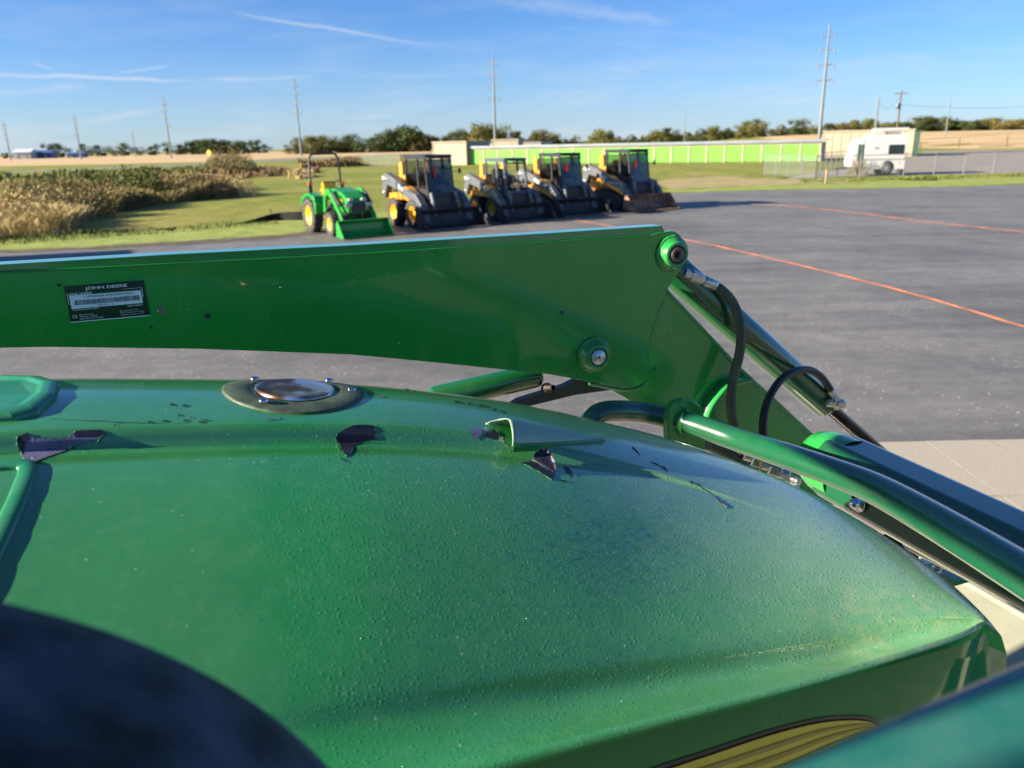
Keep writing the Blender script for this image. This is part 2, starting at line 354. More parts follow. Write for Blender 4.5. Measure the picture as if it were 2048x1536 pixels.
def asphalt_material():
    m = bpy.data.materials.new('asphalt'); m.use_nodes = True; nt = m.node_tree; N = nt.nodes; L = nt.links; b = N['Principled BSDF']
    tc = N.new('ShaderNodeTexCoord'); b.inputs['Specular IOR Level'].default_value = .45
    def noise(sc, det, ro, stretch=None, rot=0):
        n = N.new('ShaderNodeTexNoise'); n.inputs['Scale'].default_value = sc; n.inputs['Detail'].default_value = det; n.inputs['Roughness'].default_value = ro
        mp = N.new('ShaderNodeMapping'); mp.inputs['Scale'].default_value = stretch or (1, 1, 1); mp.inputs['Rotation'].default_value = (0, 0, rot)
        L.new(tc.outputs['Object'], mp.inputs[0]); L.new(mp.outputs[0], n.inputs['Vector']); return n.outputs[0]
    def ramp(src, p0, c0, p1, c1):
        r = N.new('ShaderNodeValToRGB'); e = r.color_ramp.elements; e[0].position = p0; e[1].position = p1; e[0].color = (*c0, 1); e[1].color = (*c1, 1); L.new(src, r.inputs[0]); return r.outputs[0]
    def mul(a, c, mode='MULTIPLY', f=1.0):
        n = N.new('ShaderNodeMix'); n.data_type = 'RGBA'; n.blend_type = mode
        if isinstance(f, float): n.inputs[0].default_value = f
        else: L.new(f, n.inputs[0])
        L.new(a, n.inputs[6]); L.new(c, n.inputs[7]); return n.outputs[2]
    base = ramp(noise(.34, 9, .72, (1, 1, 1)), .32, (.098, .099, .096), .66, (.192, .190, .182))
    streak = ramp(noise(.8, 6, .65, (.22, 2.2, 1), R(-14)), .35, (.80, .80, .80), .70, (1.20, 1.19, 1.17))
    grain = ramp(noise(95, 3, .8), .3, (.45, .45, .47), .72, (1.65, 1.62, 1.55))
    mott = ramp(noise(3.2, 10, .78), .34, (.80, .80, .80), .68, (1.17, 1.17, 1.15)); c = mul(mul(mul(base, streak), grain), mott)
    # swept-up pale grit: scattered light specks, denser near the concrete
    vo = N.new('ShaderNodeTexVoronoi'); vo.inputs['Scale'].default_value = 15; L.new(tc.outputs['Object'], vo.inputs['Vector'])
    cell = N.new('ShaderNodeMapRange'); cell.inputs[1].default_value = .24; cell.inputs[2].default_value = .13; L.new(vo.outputs['Distance'], cell.inputs[0])
    sep = N.new('ShaderNodeSeparateColor'); L.new(vo.outputs['Color'], sep.inputs[0])
    gm = N.new('ShaderNodeMath'); gm.operation = 'GREATER_THAN'; gm.inputs[1].default_value = .70; L.new(sep.outputs[0], gm.inputs[0])
    pn = N.new('ShaderNodeMapRange'); pn.inputs[1].default_value = .42; pn.inputs[2].default_value = .62; L.new(noise(.7, 5, .6), pn.inputs[0])
    m1 = N.new('ShaderNodeMath'); m1.operation = 'MULTIPLY'; L.new(cell.outputs[0], m1.inputs[0]); L.new(gm.outputs[0], m1.inputs[1])
    m2 = N.new('ShaderNodeMath'); m2.operation = 'MULTIPLY'; L.new(m1.outputs[0], m2.inputs[0]); L.new(pn.outputs[0], m2.inputs[1])
    pale = N.new('ShaderNodeRGB'); pale.outputs[0].default_value = (.60, .56, .48, 1)
    c = mul(c, pale.outputs[0], 'MIX', m2.outputs[0])
    L.new(c, b.inputs['Base Color'])
    rr = N.new('ShaderNodeMapRange'); rr.inputs[3].default_value = .50; rr.inputs[4].default_value = .72; L.new(noise(1.5, 5, .6), rr.inputs[0]); L.new(rr.outputs[0], b.inputs['Roughness'])
    bp = N.new('ShaderNodeBump'); bp.inputs['Distance'].default_value = .004; bp.inputs['Strength'].default_value = 1.0; L.new(noise(70, 4, .8), bp.inputs['Height']); L.new(bp.outputs[0], b.inputs['Normal'])
    return m
M_ASPH = asphalt_material()
apron_y = 5.70
edge = [G(*p) for p in ((-500, 548), (0, 507), (300, 494), (560, 478))]
far = [G(*p) for p in ((1010, 412), (1330, 387), (1420, 384), (1560, 380), (1750, 377), (1900, 374), (2048, 368), (2400, 352))]
# irregular edge against the lawn
def ragged(pts, amp=.12, n=9):
    out = []
    for a, b in zip(pts[:-1], pts[1:]):
        d = b - a; nrm = Vector((-d.y, d.x, 0)).normalized()
        for i in range(n):
            q = a + d * (i / n); out.append(q + nrm * random.uniform(-amp, amp) * (1 + q.y / 30))
    out.append(pts[-1]); return out
asph = ragged([Vector((-80, -30 + 20, 0)), Vector((-34, 14, 0))] + edge + far + [Vector((90, 44, 0))])
struct(sheet('asphalt_lot', asph + [Vector((90, apron_y, 0)), Vector((-80, apron_y, 0))], M_ASPH, .004))
struct(sheet('yard_ground', [Vector(p) for p in ((-60, -40, 0), (90, -40, 0), (90, apron_y, 0), (-60, apron_y, 0))], mat('yard_gravel', (.16, .15, .14), .9, var=.2, scale=6, bump=.01), .002))
# muddy shoulder between the lot and the lawn
m_mud = mat('bare_soil', (.085, .066, .050), .95, var=.35, scale=2.5, bump=.03, bscale=12)
mud = ragged([G(-500, 548), G(0, 507), G(300, 494), G(560, 478), G(800, 450)], .05)
mud2 = ragged([G(800, 441), G(560, 469), G(300, 488), G(0, 501), G(-500, 542)], .14)
struct(sheet('soil_shoulder', mud + mud2, m_mud, .008))

# concrete apron: separate slabs with open joints
m_conc = mat('broom_finished_concrete', (.37, .335, .27), .85, var=.12, scale=60, bump=.004, bscale=180, dust=.45, dustcol=(.24, .21, .16))
m_joint = mat('joint_sand', (.045, .04, .035), .95, var=.3, scale=20)
base = struct(sheet('concrete_apron', [Vector(p) for p in ((-12, 1.2, 0), (16, 1.2, 0), (16, apron_y - .01, 0), (-12, apron_y - .01, 0))], m_joint, .0272))
slab_me = None
for j in range(5):
    for i in range(-8, 17):
        x0 = 3.27 + .52 * i; y0 = apron_y - 1.0 * (j + 1)
        b = MB(); b.box((0, 0, 0), (.512, .992, .034))
        if slab_me is None: o = b.build('slab', m_conc, base); slab_me = o.data
        else: o = bpy.data.objects.new('slab', slab_me); COL.objects.link(o); o.parent = base
        o.location = (x0 + .26, y0 + .495, .012 + random.uniform(-.0012, .0012)); o.rotation_euler = (random.uniform(-.002, .002), random.uniform(-.002, .002), 0)

# gravel lot, road, stubble fields
m_gravel = mat('pale_gravel', (.27, .245, .205), .92, var=.16, scale=.35, bump=.02, bscale=8, dust=.4, dustcol=(.20, .17, .12))
struct(sheet('gravel_lot', [G(*p) for p in ((1560, 358), (1700, 352), (1900, 349), (2048, 346), (2500, 332))] + [Vector((140, 90, 0)), Vector((100, 122, 0)), G(1850, 303), G(1830, 310), G(1780, 322), G(1690, 336)], m_gravel, .006, 20))
m_road = mat('road_surface', (.20, .20, .20), .8, var=.08, scale=.2)
rp = [Vector((-110, 84, 0)), Vector((-78, 106, 0)), Vector((-60, 134, 0)), Vector((-52, 165, 0)), Vector((-46, 205, 0)), Vector((-30, 250, 0)), Vector((20, 262, 0)), Vector((60, 266, 0))]
rs = spline(rp, 40); lft, rgt = [], []
for i, p in enumerate(rs):
    t = (rs[min(i + 1, 39)] - rs[max(i - 1, 0)]).normalized(); n = Vector((-t.y, t.x, 0)); lft.append(p + n * 4.2); rgt.append(p - n * 4.2)
struct(sheet('road', lft + rgt[::-1], m_road, .012))
def stubble_material():
    m = bpy.data.materials.new('corn_stubble'); m.use_nodes = True; nt = m.node_tree; N = nt.nodes; L = nt.links; b = N['Principled BSDF']; b.inputs['Roughness'].default_value = .95
    tc = N.new('ShaderNodeTexCoord'); mp = N.new('ShaderNodeMapping'); mp.inputs['Scale'].default_value = (.05, .9, 1); mp.inputs['Rotation'].default_value = (0, 0, R(12)); L.new(tc.outputs['Object'], mp.inputs[0])
    n = N.new('ShaderNodeTexNoise'); n.inputs['Scale'].default_value = 1.0; n.inputs['Detail'].default_value = 5; L.new(mp.outputs[0], n.inputs['Vector'])
    r = N.new('ShaderNodeValToRGB'); e = r.color_ramp.elements; e[0].position = .36; e[0].color = (.26, .17, .075, 1); e[1].position = .62; e[1].color = (.62, .45, .22, 1); L.new(n.outputs[0], r.inputs[0]); L.new(r.outputs[0], b.inputs['Base Color'])
    return m
M_STUB = stubble_material()
struct(sheet('stubble_field', [Vector(p) for p in ((-420, 150, 0), (-66, 176, 0), (-58, 215, 0), (-40, 262, 0), (60, 276, 0), (60, 900, 0), (-900, 900, 0), (-900, 150, 0))], M_STUB, .02, 60))
struct(sheet('stubble_hill', [Vector(p) for p in ((78, 134, 0), (300, 136, 0), (500, 200, 0), (420, 330, 0), (100, 330, 0), (78, 200, 0))], M_STUB, .03, 12))
# greener mown strip by the lot and dry strip by the fence
m_green = mat('mown_green_grass', (.15, .22, .030), .95, scale=1.6, col2=(.30, .33, .065), bump=.04, bscale=10)
m_dry = mat('dry_cut_grass', (.24, .21, .075), .95, scale=.8, col2=(.36, .29, .13), bump=.04, bscale=10)
struct(sheet('mown_verge', ragged([G(-500, 542), G(0, 501), G(300, 488), G(560, 469), G(800, 441)], .1) + ragged([G(800, 425), G(560, 440), G(300, 462), G(0, 478), G(-500, 505)], .35), m_green, .005))
struct(sheet('verge_by_fence', ragged([G(1330, 386), G(1420, 383), G(1560, 379), G(1750, 376), G(1900, 373), G(2048, 367), G(2400, 351)], .1) + ragged([G(2400, 340), G(2048, 354), G(1800, 362), G(1560, 370), G(1330, 379)], .35), m_green, .005))
struct(sheet('dry_grass_strip', ragged([G(1340, 379), G(1560, 369), G(1700, 365)], .2) + ragged([G(1690, 357), G(1560, 358), G(1400, 352), G(1300, 362)], .5), m_dry, .009))

# ------------------------------------------------------------------ orange lines laid on the lot
def tape(pix, w, name, label, m, z=.010, gap=None):
    P = spline([G(*p) for p in pix], 140); b = MB()
    for off in (-w * .30, w * .30):
        L_, R_ = [], []
        for i, p in enumerate(P):
            t = (P[min(i + 1, len(P) - 1)] - P[max(i - 1, 0)]).normalized(); n = Vector((-t.y, t.x, 0))
            q = p + n * (off + .006 * math.sin(i * .9 + off * 80) + random.uniform(-.003, .003)); ww = w * .22 * (1 + .25 * math.sin(i * .53))
            zz = z + .003 * math.sin(i * .7 + off * 50) + .003
            L_.append((q.x - n.x * ww, q.y - n.y * ww, z)); R_.append((q.x + n.x * ww, q.y + n.y * ww, z)); L_[-1] = (*L_[-1][:2], z + .001)
            L_.append((q.x, q.y, zz + .004))
        vs = []; n_ = len(P)
        for i in range(n_): vs += [L_[2 * i], L_[2 * i + 1], R_[i]]
        fs = []
        for i in range(n_ - 1):
            a = 3 * i; fs += [(a, a + 3, a + 4, a + 1), (a + 1, a + 4, a + 5, a + 2)]
        b.add(vs, fs, True)
    o = b.build(name, m); return tag(o, label, 'tape', 'orange tape lines on the lot')
tape([(1116, 437), (1180, 446), (1370, 480), (1560, 522), (1800, 582), (2048, 655), (2420, 772)], .055, 'orange_tape', 'orange tape line running from the buckets past the loader arm to the right edge', m_tape)
tape([(1572, 412), (1700, 425), (1850, 444), (2048, 465), (2350, 500)], .065, 'orange_tape', 'thin orange tape line farther out on the asphalt, below the fence', m_tape)
tape([(1425, 408), (1500, 409), (1572, 412)], .10, 'faded_tape', 'short faded tan tape end joining the farther orange line', m_tapepale)

# ------------------------------------------------------------------ trees and brush
def leaf_mat(name, c1, c2):
    m = mat(name, c1, .75, scale=.9, col2=c2, spec=.2, obj_random=.22, detail=3); return m
m_leafs = [leaf_mat('leaves_deep_green', (.030, .052, .014), (.068, .088, .022)), leaf_mat('leaves_olive', (.075, .085, .020), (.150, .140, .035)),
           leaf_mat('leaves_autumn_green', (.105, .100, .026), (.200, .160, .045))]
def make_tree_mesh(h, w, seed, n=2300, leaf=.62, low=-.06):
    rnd = random.Random(seed); tr = MB()
    tr.tube([(0, 0, -.3), (.05 * rnd.uniform(-1, 1), 0, h * .3), (rnd.uniform(-.3, .3), rnd.uniform(-.3, .3), h * .75)], [h * .022, h * .016, h * .005], 7)
    blobs = []
    for k in range(rnd.randint(13, 17)):
        a = rnd.uniform(0, 6.28); z = h * rnd.uniform(low + .12, .86); rad = w * .5 * (1 - abs(z / h - .5) * .9) * rnd.uniform(.25, .9)
        c = Vector((math.cos(a) * rad, math.sin(a) * rad, z)); s = w * rnd.uniform(.15, .30); blobs.append((c, s))
        tr.tube([(0, 0, z * .5), (c * .6 + Vector((0, 0, z * .2))), c], [h * .009, h * .006, h * .002], 5)
    vs, fs = [], []
    for i in range(n):
        c, s = rnd.choice(blobs); d = Vector((rnd.gauss(0, 1), rnd.gauss(0, 1), rnd.gauss(0, .8))); d = d.normalized() * (rnd.random() ** .45) * s
        p = c + d; l = leaf * rnd.uniform(.5, 1.25); nrm = (d.normalized() + Vector((rnd.uniform(-.7, .7), rnd.uniform(-.7, .7), rnd.uniform(-.3, .9)))).normalized()
        t = nrm.orthogonal().normalized(); bt = nrm.cross(t); o = len(vs)
        vs += [p - t * l * .5, p + bt * l * .35, p + t * l * .5, p - bt * l * .35]; fs.append((o, o + 1, o + 2, o + 3))
    me = bpy.data.meshes.new('crown'); me.from_pydata([tuple(v) for v in vs], [], fs); return me, tr
protos = []
for k, (h, w) in enumerate(((13, 10), (15, 9), (11, 11), (14, 13), (9, 9), (16, 8))):
    me, tr = make_tree_mesh(h, w, 30 + k)
    me.materials.append(m_leafs[0])
    t = tr.build('trunk', m_bark); protos.append((me, t.data, h)); bpy.data.objects.remove(t)
crown_variants = {}
def plant_tree(x, dist, height, kind, leafi, label, group, cat='tree', wide=1.0):
    me, tm, h0 = protos[kind % 6]; key = (kind % 6, leafi)
    if key not in crown_variants:
        mm = me.copy(); mm.materials.clear(); mm.materials.append(m_leafs[leafi]); crown_variants[key] = mm
    p = D(x, dist); p.z = hz(p.x, p.y) - .2
    t = thing('tree', label, cat, p, random.uniform(0, 6.28), group); s = height / h0; t.scale = (s * wide, s * wide, s)
    c = bpy.data.objects.new('crown', crown_variants[key]); COL.objects.link(c); c.parent = t
    c = bpy.data.objects.new('trunk', tm); COL.objects.link(c); c.parent = t
def px_h(ytop, ybase, dist): return (ybase - ytop) / FPX * dist
# the close-grown wood left of the storage buildings (x 575-930)
for i in range(34):
    x = 580 + i * 10.5 + random.uniform(-6, 6); top = 278 if x < 610 else (264 + random.uniform(-7, 9) if x < 680 else 261 + 11 * math.sin(x * .045) + random.uniform(-7, 8))
    plant_tree(x, 385 + random.uniform(-14, 24), px_h(top, 302, 390) * .86, random.randrange(6), 0 if (x > 690 and random.random() < .75) else 1, 'dense dark green tree in the wood behind the compact tractor and first loader', 'trees of the wood behind the tractor', wide=1.75)
# row behind the storage buildings (x 930-1640) with gaps of sky between crowns
prof = ((930, 266), (965, 243), (985, 240), (1010, 256), (1030, 254), (1052, 270), (1075, 254), (1090, 252), (1108, 262), (1130, 272), (1150, 264), (1178, 275), (1200, 253), (1215, 255), (1236, 266), (1262, 262), (1285, 265), (1310, 256), (1330, 250), (1345, 254), (1372, 262), (1400, 258), (1425, 256), (1450, 262), (1475, 258), (1490, 250), (1510, 248), (1530, 256), (1560, 260), (1585, 252), (1605, 250), (1625, 260))
def prof_top(x):
    for a, b in zip(prof[:-1], prof[1:]):
        if a[0] <= x <= b[0]: return a[1] + (b[1] - a[1]) * (x - a[0]) / (b[0] - a[0])
    return 262
for i, (x, top) in enumerate(prof):
    hy = 291 - (x - 935) / 700 * 15
    plant_tree(x + random.uniform(-4, 4), 335 + random.uniform(-10, 15), px_h(top, hy + 8, 335) * .92, random.randrange(6), 1 if x < 1010 or random.random() < .45 else (2 if random.random() < .5 else 0), 'olive green tree in the row behind the lime green storage building', 'trees in the row behind the storage building', wide=1.45)
for i in range(92):
    x = 935 + i * 7.7 + random.uniform(-6, 6); hy = 291 - (x - 935) / 700 * 15
    plant_tree(x, 352 + random.uniform(-6, 25), max(3.5, px_h(prof_top(x) + random.uniform(9, 16), hy + 8, 350) * .92), random.randrange(6), random.choice((0, 0, 1, 1, 2)), 'lower tree filling the row behind the lime green storage building', 'low trees in the row behind the storage building', wide=2.1)
# hill row at the right (x 1640-2060)
for i in range(58):
    x = 1650 + i * 7.3 + random.uniform(-5, 5); base = 275 - (x - 1640) * .012 - 8
    top = 243 + 7 * math.sin(x * .05) + random.uniform(-5, 5) - (6 if 1830 < x < 1930 else 0)
    plant_tree(x, 300 + random.uniform(-10, 20), max(4.2, px_h(top, 268, 300) * .80), random.randrange(6), random.choice((0, 1, 2, 1)), 'green and yellowing tree in the row on the hill behind the camper', 'trees in the row on the hill', wide=1.9)
# far trees at the left
for i in range(15):
    x = 360 + i * 9.5 + random.uniform(-4, 4); top = 276 + abs(x - 425) * .11 + random.uniform(-2, 3)
    plant_tree(x, 560 + random.uniform(-20, 20), px_h(top, 305, 560) * 1.05, random.randrange(6), 0, 'dark tree in the far clump left of the tall pole with the wood', 'trees of the far left clump', wide=1.2)
for i in range(21):
    x = 168 + i * 18.5 + random.uniform(-7, 7); x = x if not 360 < x < 500 else x + 3
    plant_tree(x, 610 + random.uniform(-30, 30), px_h(289 + random.uniform(-5, 4), 307, 610) * 1.2, random.randrange(6), random.choice((0, 1)), 'small hazy tree on the horizon beyond the road at the left', 'small trees on the left horizon', wide=1.5)
for i, x in enumerate((98, 112, 124, 28, 12, 36)):
    plant_tree(x, 520 + 8 * i, px_h(284 if i < 3 else 299, 312, 520), i, 0, 'dark tree standing beside the blue roofed farm sheds' if i < 3 else 'low dark tree left of the white farm barn', 'trees beside the farm', wide=1.2)

# tall grasses: thousands of blades as one mass per stand
def blade_mat(name, a, b): return mat(name, a, .85, scale=.55, col2=b, spec=.15, detail=4)
m_bl = [blade_mat('dry_pale_grass', (.30, .235, .10), (.54, .43, .21)), blade_mat('olive_grass', (.125, .115, .042), (.30, .24, .10)), blade_mat('russet_weeds', (.13, .085, .04), (.24, .17, .09)), blade_mat('weed_green', (.07, .10, .02), (.16, .18, .05))]
def inside(p, poly):
    c = False; j = len(poly) - 1
    for i in range(len(poly)):
        if (poly[i][1] > p[1]) != (poly[j][1] > p[1]) and p[0] < (poly[j][0] - poly[i][0]) * (p[1] - poly[i][1]) / (poly[j][1] - poly[i][1]) + poly[i][0]: c = not c
        j = i
    return c
def stand(name, label, poly, n, hgt, m, w=.02, lean=.35, cluster=0.0, edge_low=True):
    P = [(p.x, p.y) for p in poly]; x0, x1 = min(p[0] for p in P), max(p[0] for p in P); y0, y1 = min(p[1] for p in P), max(p[1] for p in P)
    vs, fs = [], []; k = 0; cs = [(random.uniform(x0, x1), random.uniform(y0, y1), random.uniform(.5, 1.6)) for _ in range(60)]
    while k < n:
        if random.random() < cluster:
            c = random.choice(cs); x, y = random.gauss(c[0], c[2] * .6), random.gauss(c[1], c[2] * .6)
        else: x, y = random.uniform(x0, x1), random.uniform(y0, y1)
        if not inside((x, y), P): continue
        k += 1; mod = .62 + .42 * math.sin(x * .75 + 1.3 * math.sin(y * .5)) * math.cos(y * .38 + x * .2)
        h = hgt * mod * random.uniform(.55, 1.12); a = random.uniform(0, 6.28); ln = h * lean * random.uniform(.2, 1); ww = w * random.uniform(.6, 1.5)
        dx, dy = math.cos(a), math.sin(a); b2 = random.uniform(0, 3.14); sx, sy = math.cos(b2) * ww, math.sin(b2) * ww; o = len(vs)
        vs += [(x - sx, y - sy, 0), (x + sx, y + sy, 0), (x + sx * .9 + dx * ln * .35, y + sy * .9 + dy * ln * .35, h * .6), (x - sx * .9 + dx * ln * .35, y - sy * .9 + dy * ln * .35, h * .6), (x + dx * ln + sx * .7, y + dy * ln + sy * .7, h), (x + dx * ln - sx * .7, y + dy * ln - sy * .7, h * .97)]
        fs += [(o, o + 1, o + 2, o + 3), (o + 3, o + 2, o + 4, o + 5)]
    me = bpy.data.meshes.new(name); me.from_pydata(vs, [], fs); me.materials.append(m); o = bpy.data.objects.new(name, me); COL.objects.link(o)
    return tag(o, label, 'grass', kind='stuff')
stand('tall_grass', 'pale dry tall grass at the left edge of the mown lawn', [G(-260, 505), G(0, 480), G(60, 474), G(125, 470), G(160, 452), G(215, 432), G(200, 405), G(100, 400), G(-260, 425)], 30000, .82, m_bl[0], .009, lean=.95, cluster=.7)
stand('olive_grass', 'olive and brown tall weeds in the middle of the overgrown patch', [G(150, 450), G(215, 430), G(300, 412), G(400, 400), G(470, 388), G(480, 378), G(400, 372), G(250, 380), G(60, 390), G(60, 420)], 26000, .86, m_bl[1], .016, lean=.9, cluster=.6)
stand('seed_heads', 'straw coloured seed heads standing over the weeds', [G(-260, 480), G(60, 460), G(150, 440), G(300, 405), G(470, 385), G(490, 378), G(400, 370), G(250, 375), G(-260, 400)], 7000, .95, m_bl[0], .010, lean=1.0, cluster=.6)
stand('russet_weeds', 'reddish brown weeds along the ditch behind the tall grass', [G(150, 372), G(430, 362), G(560, 352), G(640, 346), G(640, 341), G(430, 347), G(150, 358)], 9000, .75, m_bl[2], .05, cluster=.3)
stand('far_weeds', 'grey green weeds at the edge of the field by the road', [G(-100, 384), G(200, 372), G(420, 352), G(420, 343), G(200, 352), G(-100, 366)], 8000, .9, m_bl[3], .06, cluster=.3)
stand('shoulder_weeds', 'thin weeds growing between the lawn and the patch of tall grass', [G(-100, 500), G(100, 485), G(300, 470), G(560, 448), G(560, 440), G(300, 458), G(100, 470), G(-100, 482)], 1500, .16, m_bl[3], .010)
stand('dry_tuft', 'small mound of pale dry grass behind the compact tractor', [G(575, 357), G(600, 358), G(628, 356), G(620, 349), G(590, 349)], 1500, .75, m_bl[0], .04)
stand('fence_weeds', 'low weeds under the chain link fence', [G(1600, 366), G(1800, 360), G(2060, 352), G(2300, 345), G(2300, 341), G(2048, 349), G(1800, 356), G(1600, 361)], 3500, .17, m_bl[3], .022, cluster=.5)
stand('red_weeds', 'dark red weeds along the far fence line behind the tractor', [G(600, 336), G(725, 333), G(725, 329), G(600, 331)], 3000, 1.1, m_bl[2], .09, cluster=.2)
def bush(name, label, x, y, w, h, leafi, n=2600, leaf=.16, deep=1.0):
    p = G(x, y); t = thing(name, label, 'bush', p, 0); vs, fs = [], []; st = MB()
    for i in range(26):
        a = random.uniform(0, 6.28); r = random.uniform(.1, .42) * w; st.tube([(0, 0, 0), (math.cos(a) * r * .5, math.sin(a) * r * .5 * deep, h * .4), (math.cos(a) * r, math.sin(a) * r * deep, h * random.uniform(.6, .9))], [.03, .018, .006], 4)
    for i in range(n):
        a = random.uniform(0, 6.28); ph = random.random() ** .6; r = w * .5 * math.sqrt(random.random()) ; z = h * (1 - (r / (w * .5)) ** 2) ** .5 * random.uniform(.25, 1.0) * (1 + .18 * math.sin(a * 5))
        c = Vector((math.cos(a) * r, math.sin(a) * r * deep, max(.05, z))); l = leaf * random.uniform(.5, 1.3); nn = Vector((random.gauss(0, 1), random.gauss(0, 1), random.gauss(0, 1))).normalized(); tt = nn.orthogonal().normalized(); bb = nn.cross(tt); o = len(vs)
        vs += [c - tt * l * .5, c + bb * l * .3, c + tt * l * .5, c - bb * l * .3]; fs.append((o, o + 1, o + 2, o + 3))
    me = bpy.data.meshes.new('foliage'); me.from_pydata([tuple(v) for v in vs], [], fs); me.materials.append(leafi); o = bpy.data.objects.new('foliage', me); COL.objects.link(o); o.parent = t
    st.build('stem', m_bark, t)
bush('bush', 'large brown green bush in front of the road at the left', 462, 352, 5.2, 2.5, m_bl[1], 7000, .14)
bush('bush', 'small straw coloured bush at the tip of the tall grass', 462, 391, 3.0, 1.15, m_bl[0], 2200, .09)
bush('bush', 'pale shrub growing through the fence in front of the white camper', 1714, 353, 1.3, 1.25, m_bl[1], 1100, .07)
for bx, by, bw, bh, bm, lab in ((60, 452, 3.4, 1.25, 0, 'pale tan mound of brush near the left edge behind the orange tipped stake'), (150, 436, 3.0, 1.15, 1, 'olive brown mound of brush right of the pale tan one'), (208, 420, 3.2, 1.2, 2, 'russet mound of brush left of the dark rounded bush'), (410, 396, 3.4, 1.1, 2, 'russet low mound at the right end of the weed patch'), (110, 405, 4.2, 1.35, 1, 'olive mound of brush at the back of the tall grass')):
    bush('brush_mound', lab, bx, by, bw, bh, m_bl[bm], 4200, .10)
bush('bush', 'dark rounded bush in the middle of the weed patch', 255, 405, 4.2, 1.6, m_bl[3], 5200, .12)
bush('bush', 'dark low bush right of the middle of the weed patch', 350, 398, 4.6, 1.35, m_bl[1], 5200, .12)

# ------------------------------------------------------------------ poles and wires
def tower(xb, dist, H, label, rank):
    p = D(xb, dist); t = thing('transmission_pole', label, 'power pole', p, R(-25), 'steel transmission poles across the fields')
    b = MB(); b.tube([(0, 0, 0), (0, 0, H * .5), (0, 0, H)], [.34, .26, .12], 12); b.build('pole', m_galv, t)
    for k, zz in enumerate((.90, .80, .68, .56)):
        b = MB(); L = 1.1 + .12 * k
        for s in (-1, 1):
            b.tube([(0, 0, H * zz), (s * L, 0, H * zz + .25)], [.14, .09], 6)
            b.lathe([(.05, 0), (.14, -.1), (.06, -.3), (.14, -.5), (.06, -.7), (.13, -.9), (.03, -1.1)], (s * L, 0, H * zz + .25), (0, 0, 1), 8)
        b.build('crossarm', m_galv, t)
    return [t.matrix_world, p, H]
# the wires follow the poles from right to left
TP = [(1636, 150, 21.9, 'tall steel transmission pole rising behind the beige shed, the nearest of the row'), (991, 206, 24.1, 'steel transmission pole rising behind the row of loaders'), (603, 262, 24.3, 'steel transmission pole at the left end of the wood'),
      (343, 300, 21.3, 'steel transmission pole between the far tree clump and the road'), (163, 330, 17.9, 'steel transmission pole right of the blue farm sheds'), (22, 350, 16.6, 'steel transmission pole at the far left edge')]
tops = []
for i, (x, d, H, lab) in enumerate(TP):
    tower(x, d, H, lab, i); tops.append((D(x, d), H))
def cable(a, b, sag, name, label, r=.022):
    P = [a.lerp(b, i / 24) - Vector((0, 0, sag * 4 * (i / 24) * (1 - i / 24))) for i in range(25)]
    m = MB(); m.tube(P, r, 4, False); o = m.build(name, m_wire); return tag(o, label, 'wire', 'power lines strung between the poles')
for (a, Ha), (b, Hb) in zip(tops[:-1], tops[1:]):
    for zz in (.90, .56): cable(a + Vector((-.9, -.6, Ha * zz)), b + Vector((-.9, -.6, Hb * zz)), 4.0, 'power_line', 'thin power line sagging between two steel transmission poles', .010)
def wood_pole(x, dist, ytop, label, m=m_wood, arm=True, r=.15, xt=None):
    p = D(x, dist); hy = 311 - x / 2048 * 43.5; H = CAMH + (hy - ytop) / FPX * dist * 1.02; p.z = hz(p.x, p.y) ; H -= p.z
    t = thing('utility_pole', label, 'power pole', p, R(-20)); b = MB(); b.tube([(0, 0, 0), (0, 0, H)], [r, r * .65], 10); b.build('pole', m, t)
    if arm:
        b = MB(); b.box((0, 0, H - .35), (1.7, .12, .14)); b.build('crossarm', m, t)
        for s in (-.7, 0, .7): b = MB(); b.lathe([(.03, 0), (.07, .04), (.05, .12), (.02, .16)], (s, 0, H - .28), (0, 0, 1), 8); b.build('insulator', m_galv, t)
    return p + Vector((0, 0, H - .3))
w1 = wood_pole(1788, 112, 193, 'brown wooden utility pole with crossarm behind the camper', arm=True)
b = MB(); b.lathe([(.0, 0), (.24, 0), (.24, .7), (.0, .7)], tuple(w1 + Vector((-.35, -.05, -2.0))), (0, 0, 1), 12); o = b.build('transformer', m_galv); tag(o, 'grey transformer can hung on the brown wooden utility pole', 'transformer')
w2 = wood_pole(1745, 118, 205, 'pale slim pole left of the brown utility pole', m_galv, False, .16)
w3 = wood_pole(1888, 190, 205, 'grey pole standing in the hill row of trees', m_galv, False, .14)
w4 = wood_pole(272, 420, 266, 'small distant pole between two transmission poles at the left', m_galv, True, .25)
w5 = wood_pole(1368, 330, 228, 'thin distant pole over the tree row behind the fourth loader', m_galv, False, .2)
cable(w1, w2, 1.6, 'power_line', 'short service wire between the pale pole and the brown pole', .02)
cable(w1 + Vector((0, 0, -1.5)), D(2300, 120) + Vector((0, 0, 8)), 1.2, 'power_line', 'long wire running right from the brown utility pole', .016)

